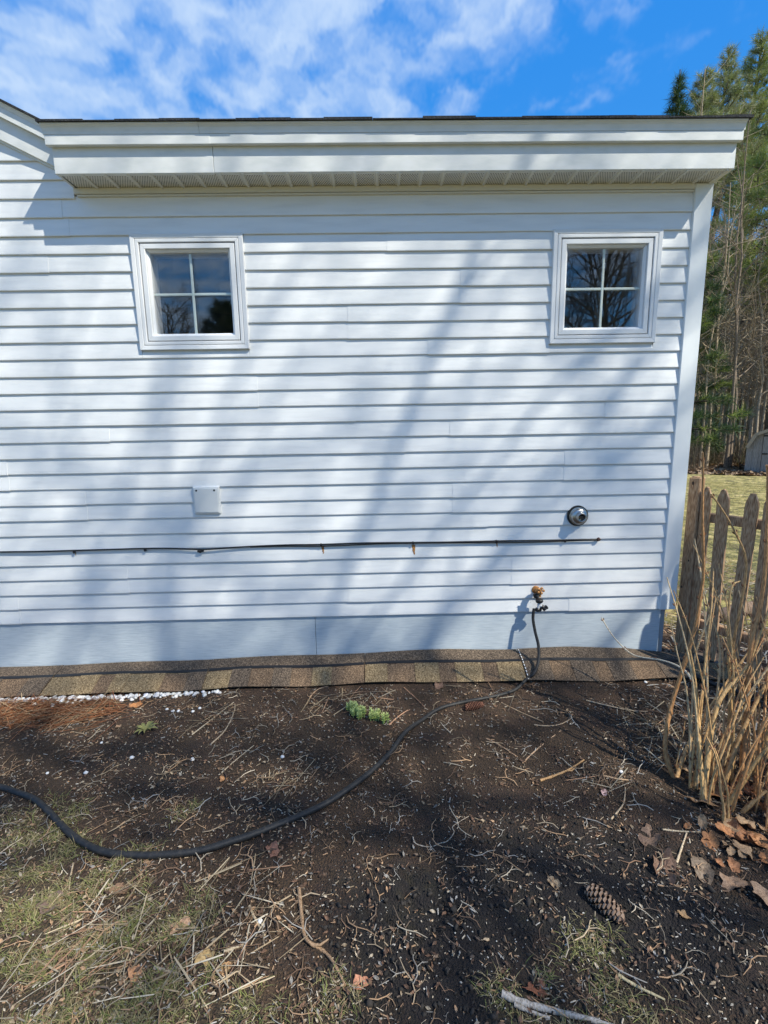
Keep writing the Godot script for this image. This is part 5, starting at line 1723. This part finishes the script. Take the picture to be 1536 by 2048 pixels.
func bare_tree(called: String, says: String, at: Vector3, h: float, r: float, seed_value: int, tone: Color, o: Dictionary, group := "", lean := Vector3.ZERO) -> Node3D:
	var g := RandomNumberGenerator.new()
	g.seed = seed_value
	var t := thing(called, says, "tree", at, group)
	var b := MB.new()
	b.col = tone
	var pts := []
	var rad := []
	for k in 9:
		var q := k / 8.0
		pts.append(Vector3(g.randfn(0, 0.012) * h * q, h * q * 0.95 - 0.05, g.randfn(0, 0.012) * h * q) + lean * h * q * q)
		rad.append(r * (1.0 - 0.82 * q) + (r * 0.35 if k == 0 else 0.0))
	b.tube(pts, rad, 8, false)
	put("trunk", b.mesh(true), M.bark, t)
	b = MB.new()
	b.col = tone * 0.92
	for k in o.limbs:
		var q: float = lerpf(o.low, 0.98, (k + g.randf() * 0.8) / o.limbs)
		var i := mini(int(q * 8), 7)
		var p: Vector3 = pts[i].lerp(pts[i + 1], q * 8 - i)
		var an: float = k * 2.4 + g.randf_range(-0.5, 0.5)
		var dir := Vector3(cos(an), o.pitch + g.randf_range(-0.15, 0.25), sin(an)).normalized()
		limb(b, g, p, dir, h * o.reach * (1.15 - q * 0.75) * g.randf_range(0.75, 1.2), r * (1.0 - 0.8 * q) * 0.55, 0, o)
	put("crown", b.mesh(true), M.bark, t)
	return t

func tuft_mesh(count: int, spread: float, wide: float) -> ArrayMesh:
	var b := MB.new()
	var g := RandomNumberGenerator.new()
	g.seed = 12
	for k in count:
		var a := g.randf() * TAU
		var d := Vector3(cos(a) * spread, sin(a) * spread, g.randf_range(0.25, 1.0)).normalized()
		var s := d.cross(Vector3(g.randfn(0, 1), g.randfn(0, 1), g.randfn(0, 1))).normalized() * wide
		var p := Vector3(0, 0, g.randf_range(-0.35, 0.3))
		var l := g.randf_range(0.6, 1.0)
		b.tri(p - s, p + s, p + d * l)
	return b.mesh()

func pine_tree(called: String, says: String, at: Vector3, h: float, low: float, reach: float, tufts: int, size: float, tones: Array, seed_value: int, o: Dictionary) -> Node3D:
	var g := RandomNumberGenerator.new()
	g.seed = seed_value
	var t := thing(called, says, "tree", at, o.get("group", ""))
	var b := MB.new()
	b.col = o.get("bark", Color(0.10, 0.075, 0.06))
	var pts := []
	var rad := []
	for k in 9:
		var q := k / 8.0
		pts.append(Vector3(g.randfn(0, 0.004) * h, h * q - 0.05, g.randfn(0, 0.004) * h))
		rad.append(h * 0.017 * (1.0 - 0.93 * q))
	b.tube(pts, rad, 8, false)
	put("trunk", b.mesh(true), M.bark, t)
	var bb := MB.new()
	bb.col = b.col
	var places := []
	var cols := []
	var whorls: int = o.get("whorls", 18)
	var droop: float = o.get("droop", 0.0)
	var cone: float = o.get("cone", 0.75)
	var total := 0.0
	var list := []
	for w in whorls:
		var q := lerpf(low, 0.985, pow((w + 0.5) / whorls, o.get("pack", 1.0)))
		var n := 4 + g.randi() % 2
		for k in n:
			var an := TAU * k / n + g.randf_range(-0.5, 0.5) + w * 0.8
			var len := reach * maxf(0.05, (1.0 - q)) / (1.0 - low) * g.randf_range(0.7, 1.15)
			len = lerpf(reach * g.randf_range(0.55, 1.0) * sqrt(maxf(0.02, 1.0 - q)), len, cone)
			if len < 0.1:
				len = 0.1
			list.append([q, an, len])
			total += len
	for l in list:
		var q: float = l[0]
		var i := mini(int(q * 8), 7)
		var p: Vector3 = pts[i].lerp(pts[i + 1], q * 8 - i)
		var dir := Vector3(cos(l[1]), 0.10 - droop + 0.5 * q * (1.0 - droop), sin(l[1])).normalized()
		var path := [p]
		var rr := [h * 0.0045 * (1.0 - 0.6 * q)]
		var pos := p
		var steps := 5
		for k in steps:
			dir = (dir + Vector3(g.randfn(0, 0.09), 0.05 - droop * 0.03 * k + g.randfn(0, 0.06), g.randfn(0, 0.09))).normalized()
			pos += dir * l[2] / steps
			path.append(pos)
			rr.append(rr[0] * (1.0 - 0.16 * (k + 1)))
		bb.tube(path, rr, 4, false)
		var count := int(ceil(tufts * l[2] / total))
		for k in count:
			var s := pow(g.randf(), 0.62)
			if s < o.get("bare", 0.25):
				continue
			var j := mini(int(s * steps), steps - 1)
			var c: Vector3 = path[j].lerp(path[j + 1], s * steps - j)
			var along: Vector3 = (path[j + 1] - path[j]).normalized()
			var side := along.cross(Vector3.UP).normalized()
			var off: Vector3 = side * g.randfn(0, 0.17) * l[2] * (1.05 - s * 0.6) + Vector3.UP * g.randf_range(-0.10, 0.16) * minf(l[2], 1.5) * 0.5
			var tip: Vector3 = (along * 0.9 + off.normalized() * 0.7 + Vector3.UP * g.randf_range(0.0, 0.5)).normalized()
			var x := tip.cross(Vector3(g.randfn(0, 1), g.randfn(0, 1), g.randfn(0, 1))).normalized()
			var sc := size * g.randf_range(0.65, 1.25)
			places.append(Transform3D(Basis(x, tip.cross(x), tip).scaled(Vector3.ONE * sc), c + off))
			var tone: Color = tones[g.randi() % tones.size()]
			cols.append(tone * g.randf_range(0.7, 1.25))
			if k % 3 == 0:
				bb.tube([c, c + off], [h * 0.0010, h * 0.0006], 3, false)
	put("branches", bb.mesh(true), M.bark, t)
	scatter("crown", M.tuft_mesh, M.pine, places, cols, t)
	return t

func az(deg: float, d: float) -> Vector3:        # a spot on the land behind the house, by bearing from the yard
	var x := sin(deg_to_rad(deg)) * d
	var z := 3.152 - cos(deg_to_rad(deg)) * d
	return Vector3(x, far_y(x, z), z)

func build_woods() -> void:
	M.tuft_mesh = tuft_mesh(24, 0.75, 0.020)
	var green := [Color(0.25, 0.30, 0.075), Color(0.33, 0.36, 0.10), Color(0.18, 0.24, 0.065), Color(0.38, 0.38, 0.15)]
	var deep := [Color(0.05, 0.095, 0.035), Color(0.075, 0.125, 0.045), Color(0.04, 0.075, 0.035)]
	var pale := [Color(0.30, 0.32, 0.17), Color(0.38, 0.37, 0.23), Color(0.22, 0.25, 0.12)]
	pine_tree("white_pine", "tall bright green pine filling the photo's upper edge beside the eave", az(41.2, 25.0), 15.6, 0.38, 5.4, 2500, 0.42, green, 3, {"droop": 0.16, "cone": 0.45, "whorls": 20, "bare": 0.30})
	pine_tree("white_pine", "dark green pine standing close behind the house corner", az(32.6, 21.5), 8.6, 0.10, 2.4, 1000, 0.40, deep + green.slice(0, 1), 8, {"droop": 0.30, "cone": 0.6, "whorls": 16, "bare": 0.2})
	pine_tree("white_pine", "mid green pine between the dark pine and the tall bright pine", az(36.6, 30.0), 13.5, 0.50, 4.2, 800, 0.45, green, 17, {"droop": 0.12, "cone": 0.5, "whorls": 15, "bare": 0.3})
	pine_tree("spruce", "dark narrow spruce tip rising above the roof edge", az(30.0, 36.0), 20.6, 0.15, 3.3, 4200, 0.55, deep, 5, {"droop": 0.25, "cone": 1.0, "whorls": 34, "bare": 0.05})
	pine_tree("white_pine", "pale grey green treetop next to the spruce tip", az(31.9, 42.0), 22.9, 0.6, 4.0, 1700, 0.52, pale, 6, {"droop": 0.0, "cone": 0.75, "whorls": 18, "bare": 0.2})
	pine_tree("white_pine", "pale treetop midway between spruce tip and tall pine", az(33.6, 44.0), 24.6, 0.6, 4.4, 1700, 0.52, pale, 9, {"droop": 0.0, "cone": 0.75, "whorls": 18, "bare": 0.2})
	pine_tree("white_pine", "olive treetop just behind the tall bright pine", az(36.0, 47.0), 26.5, 0.55, 5.0, 2200, 0.55, pale + green, 10, {"droop": 0.0, "cone": 0.6, "whorls": 20, "bare": 0.2})
	# thin leafless trunks at the edge of the wood, each its own tree
	var o := {"wob": 0.16, "rise": 0.10, "deep": 2, "kids": [5, 3], "from": [0.3, 0.3], "shrink": [0.5, 0.5], "keep": 0.75, "spread": 0.75, "limbs": 15, "low": 0.28, "pitch": 0.75, "reach": 0.26}
	var tones := [Color(0.54, 0.44, 0.31), Color(0.42, 0.34, 0.25), Color(0.60, 0.51, 0.38), Color(0.30, 0.235, 0.175), Color(0.50, 0.41, 0.30)]
	var protos := []
	rng.seed = 404
	for k in 7:
		var sp := az(31.4 + k * 1.8, 21.5 + (k * 37 % 11) * 0.4)
		protos.append(bare_tree("bare_tree", "thin leafless tree at the edge of the brown wood", sp, rng.randf_range(8.5, 12.0), rng.randf_range(0.055, 0.10), 500 + k, tones[k % 5], o, "thin leafless trees in the wood", Vector3(rng.randf_range(-0.08, 0.08), 0, rng.randf_range(-0.06, 0.06))))
	for k in 92:
		var d := 20.6 + 20.0 * pow(k / 92.0, 1.1) + rng.randf_range(-0.6, 0.6)
		var bearing := 31.2 + fposmod(k * 6.18 + rng.randf_range(-0.8, 0.8), 13.5)
		if bearing > 37.2 and d < 24.0:
			d += 4.0
		copy_of(protos[k % 7], az(bearing, d), rng.randf() * TAU, rng.randf_range(0.6, 1.2))
	# the deeper wood reads as one mass
	var g := MB.new()
	g.col = Color(1, 1, 1)
	var r2 := RandomNumberGenerator.new()
	r2.seed = 88
	g.tube([Vector3(0, -0.3, 0), Vector3(0.1, 3.0, 0.1), Vector3(-0.05, 6.0, 0), Vector3(0.1, 9.5, 0.1)], [0.10, 0.085, 0.06, 0.02], 5, false)
	for k in 16:
		limb(g, r2, Vector3(0, 2.2 + k * 0.45, 0), Vector3(cos(k * 2.4), 0.7, sin(k * 2.4)).normalized(), r2.randf_range(1.2, 2.4), 0.03, 1, o)
	var places := []
	var cols := []
	for k in 520:
		var sp := az(rng.randf_range(24.0, 48.0), rng.randf_range(30.0, 72.0))
		places.append(Transform3D(Basis(Vector3.UP, rng.randf() * TAU).scaled(Vector3.ONE * rng.randf_range(0.7, 1.25)), sp))
		cols.append(tones[rng.randi() % 5] * rng.randf_range(0.6, 1.1))
	var w := scatter("far_wood", g.mesh(), M.bark, places, cols)
	tag(w, "deep brown mass of leafless trees behind the shed", "woods")
	g = MB.new()
	for k in 9:
		limb(g, r2, Vector3(r2.randf_range(-0.2, 0.2), -0.05, r2.randf_range(-0.2, 0.2)), Vector3(r2.randf_range(-0.5, 0.5), 1.0, r2.randf_range(-0.5, 0.5)).normalized(), r2.randf_range(0.7, 1.6), 0.010, 1, o)
	places = []
	cols = []
	for k in 900:
		var sp := az(rng.randf_range(27.0, 46.0), 20.0 + 16.0 * pow(rng.randf(), 1.5))
		if absf(sp.x - 13.2) < 1.6 and sp.z > -15.5:
			continue
		places.append(Transform3D(Basis(Vector3.UP, rng.randf() * TAU).scaled(Vector3.ONE * rng.randf_range(0.4, 1.2)), sp))
		cols.append([Color(0.26, 0.19, 0.13), Color(0.20, 0.17, 0.10), Color(0.15, 0.15, 0.075), Color(0.34, 0.27, 0.19)][rng.randi() % 4] * rng.randf_range(0.6, 1.1))
	w = scatter("undergrowth", g.mesh(), M.bark, places, cols)
	tag(w, "tangled brown brush along the foot of the wood", "brush")
	# fallen leaves on the floor of the wood
	var lf := leaf_mesh(1.0, 0.7, Color(1, 1, 1), false, 5)
	places = []
	cols = []
	for k in 5200:
		var sp := az(rng.randf_range(27.0, 46.0), 19.2 + 22.0 * pow(rng.randf(), 1.4))
		places.append(Transform3D(Basis.from_euler(Vector3(rng.randf_range(-0.6, 0.6), rng.randf() * 6, rng.randf_range(-0.6, 0.6))).scaled(Vector3.ONE * rng.randf_range(0.08, 0.16)), sp + Vector3(0, 0.03, 0)))
		cols.append([Color(0.34, 0.23, 0.14), Color(0.26, 0.17, 0.10), Color(0.42, 0.30, 0.19)][rng.randi() % 3] * rng.randf_range(0.6, 1.15))
	w = scatter("fallen_leaves", lf, M.leaf, places, cols)
	tag(w, "brown fallen leaves covering the floor of the wood", "leaves")

func build_yard_trees() -> void:
	# trees of the yard behind the photographer: they dapple the wall and are mirrored in the panes
	var big := {"wob": 0.15, "rise": 0.03, "deep": 3, "kids": [8, 7, 5], "from": [0.25, 0.2, 0.2], "shrink": [0.5, 0.48, 0.5], "keep": 0.8, "spread": 0.7, "limbs": 29, "low": 0.34, "pitch": 0.30, "reach": 0.46}
	bare_tree("bare_maple", "leafless yard maple whose limbs shade the wall", Vector3(12.0, -0.05, 7.6), 21.0, 0.15, 611, Color(0.22, 0.19, 0.16), big, "yard trees facing the wall")
	bare_tree("bare_maple", "tall leafless maple whose twigs dapple the soil of the bed", Vector3(7.8, -0.05, 9.3), 21.0, 0.12, 633, Color(0.22, 0.19, 0.16), big, "yard trees facing the wall")
	var thick := big.duplicate()
	thick.kids = [9, 8, 6]
	thick.low = 0.12
	thick.limbs = 30
	thick.pitch = 0.85
	thick.reach = 0.5
	bare_tree("bare_maple", "dense leafless tree mirrored in the window by the corner board", Vector3(9.0, -0.05, 16.0), 11.5, 0.15, 705, Color(0.10, 0.085, 0.075), thick, "yard trees facing the wall")
	bare_tree("bare_maple", "leafless tree mirrored in the window over the wall plate", Vector3(-13.4, -0.05, 30.0), 10.6, 0.16, 709, Color(0.12, 0.10, 0.085), thick, "yard trees facing the wall")
	var deep := [Color(0.040, 0.060, 0.025), Color(0.060, 0.080, 0.030), Color(0.030, 0.045, 0.022)]
	pine_tree("yard_pine", "round dark pine mirrored in the window over the wall plate", Vector3(-10.0, -0.05, 31.0), 10.3, 0.30, 3.4, 1800, 0.7, deep, 14, {"droop": 0.05, "cone": 0.25, "whorls": 14, "bare": 0.15})
	pine_tree("yard_pine", "dark pine standing farther along the yard", Vector3(-17.0, -0.05, 36.0), 9.0, 0.10, 4.4, 1500, 0.7, deep, 15, {"droop": 0.05, "cone": 0.3, "whorls": 12, "bare": 0.15})

# ---------------------------------------------------------------- everything, in order
func _ready() -> void:
	n_macro.seed = 1
	n_macro.frequency = 1.3
	n_meso.seed = 2
	n_meso.frequency = 6.5
	n_micro.seed = 3
	n_micro.frequency = 24.0
	n_patch.seed = 4
	n_patch.frequency = 0.9
	n_patch.fractal_octaves = 4
	camera_and_light()
	make_materials()
	build_ground()
	build_house()
	build_woods()
	build_yard_trees()
	build_shed()
	build_fence()
	build_shingles()
	build_fixtures()
	build_hose()
	build_shrub()
	build_small_things()
	build_litter()
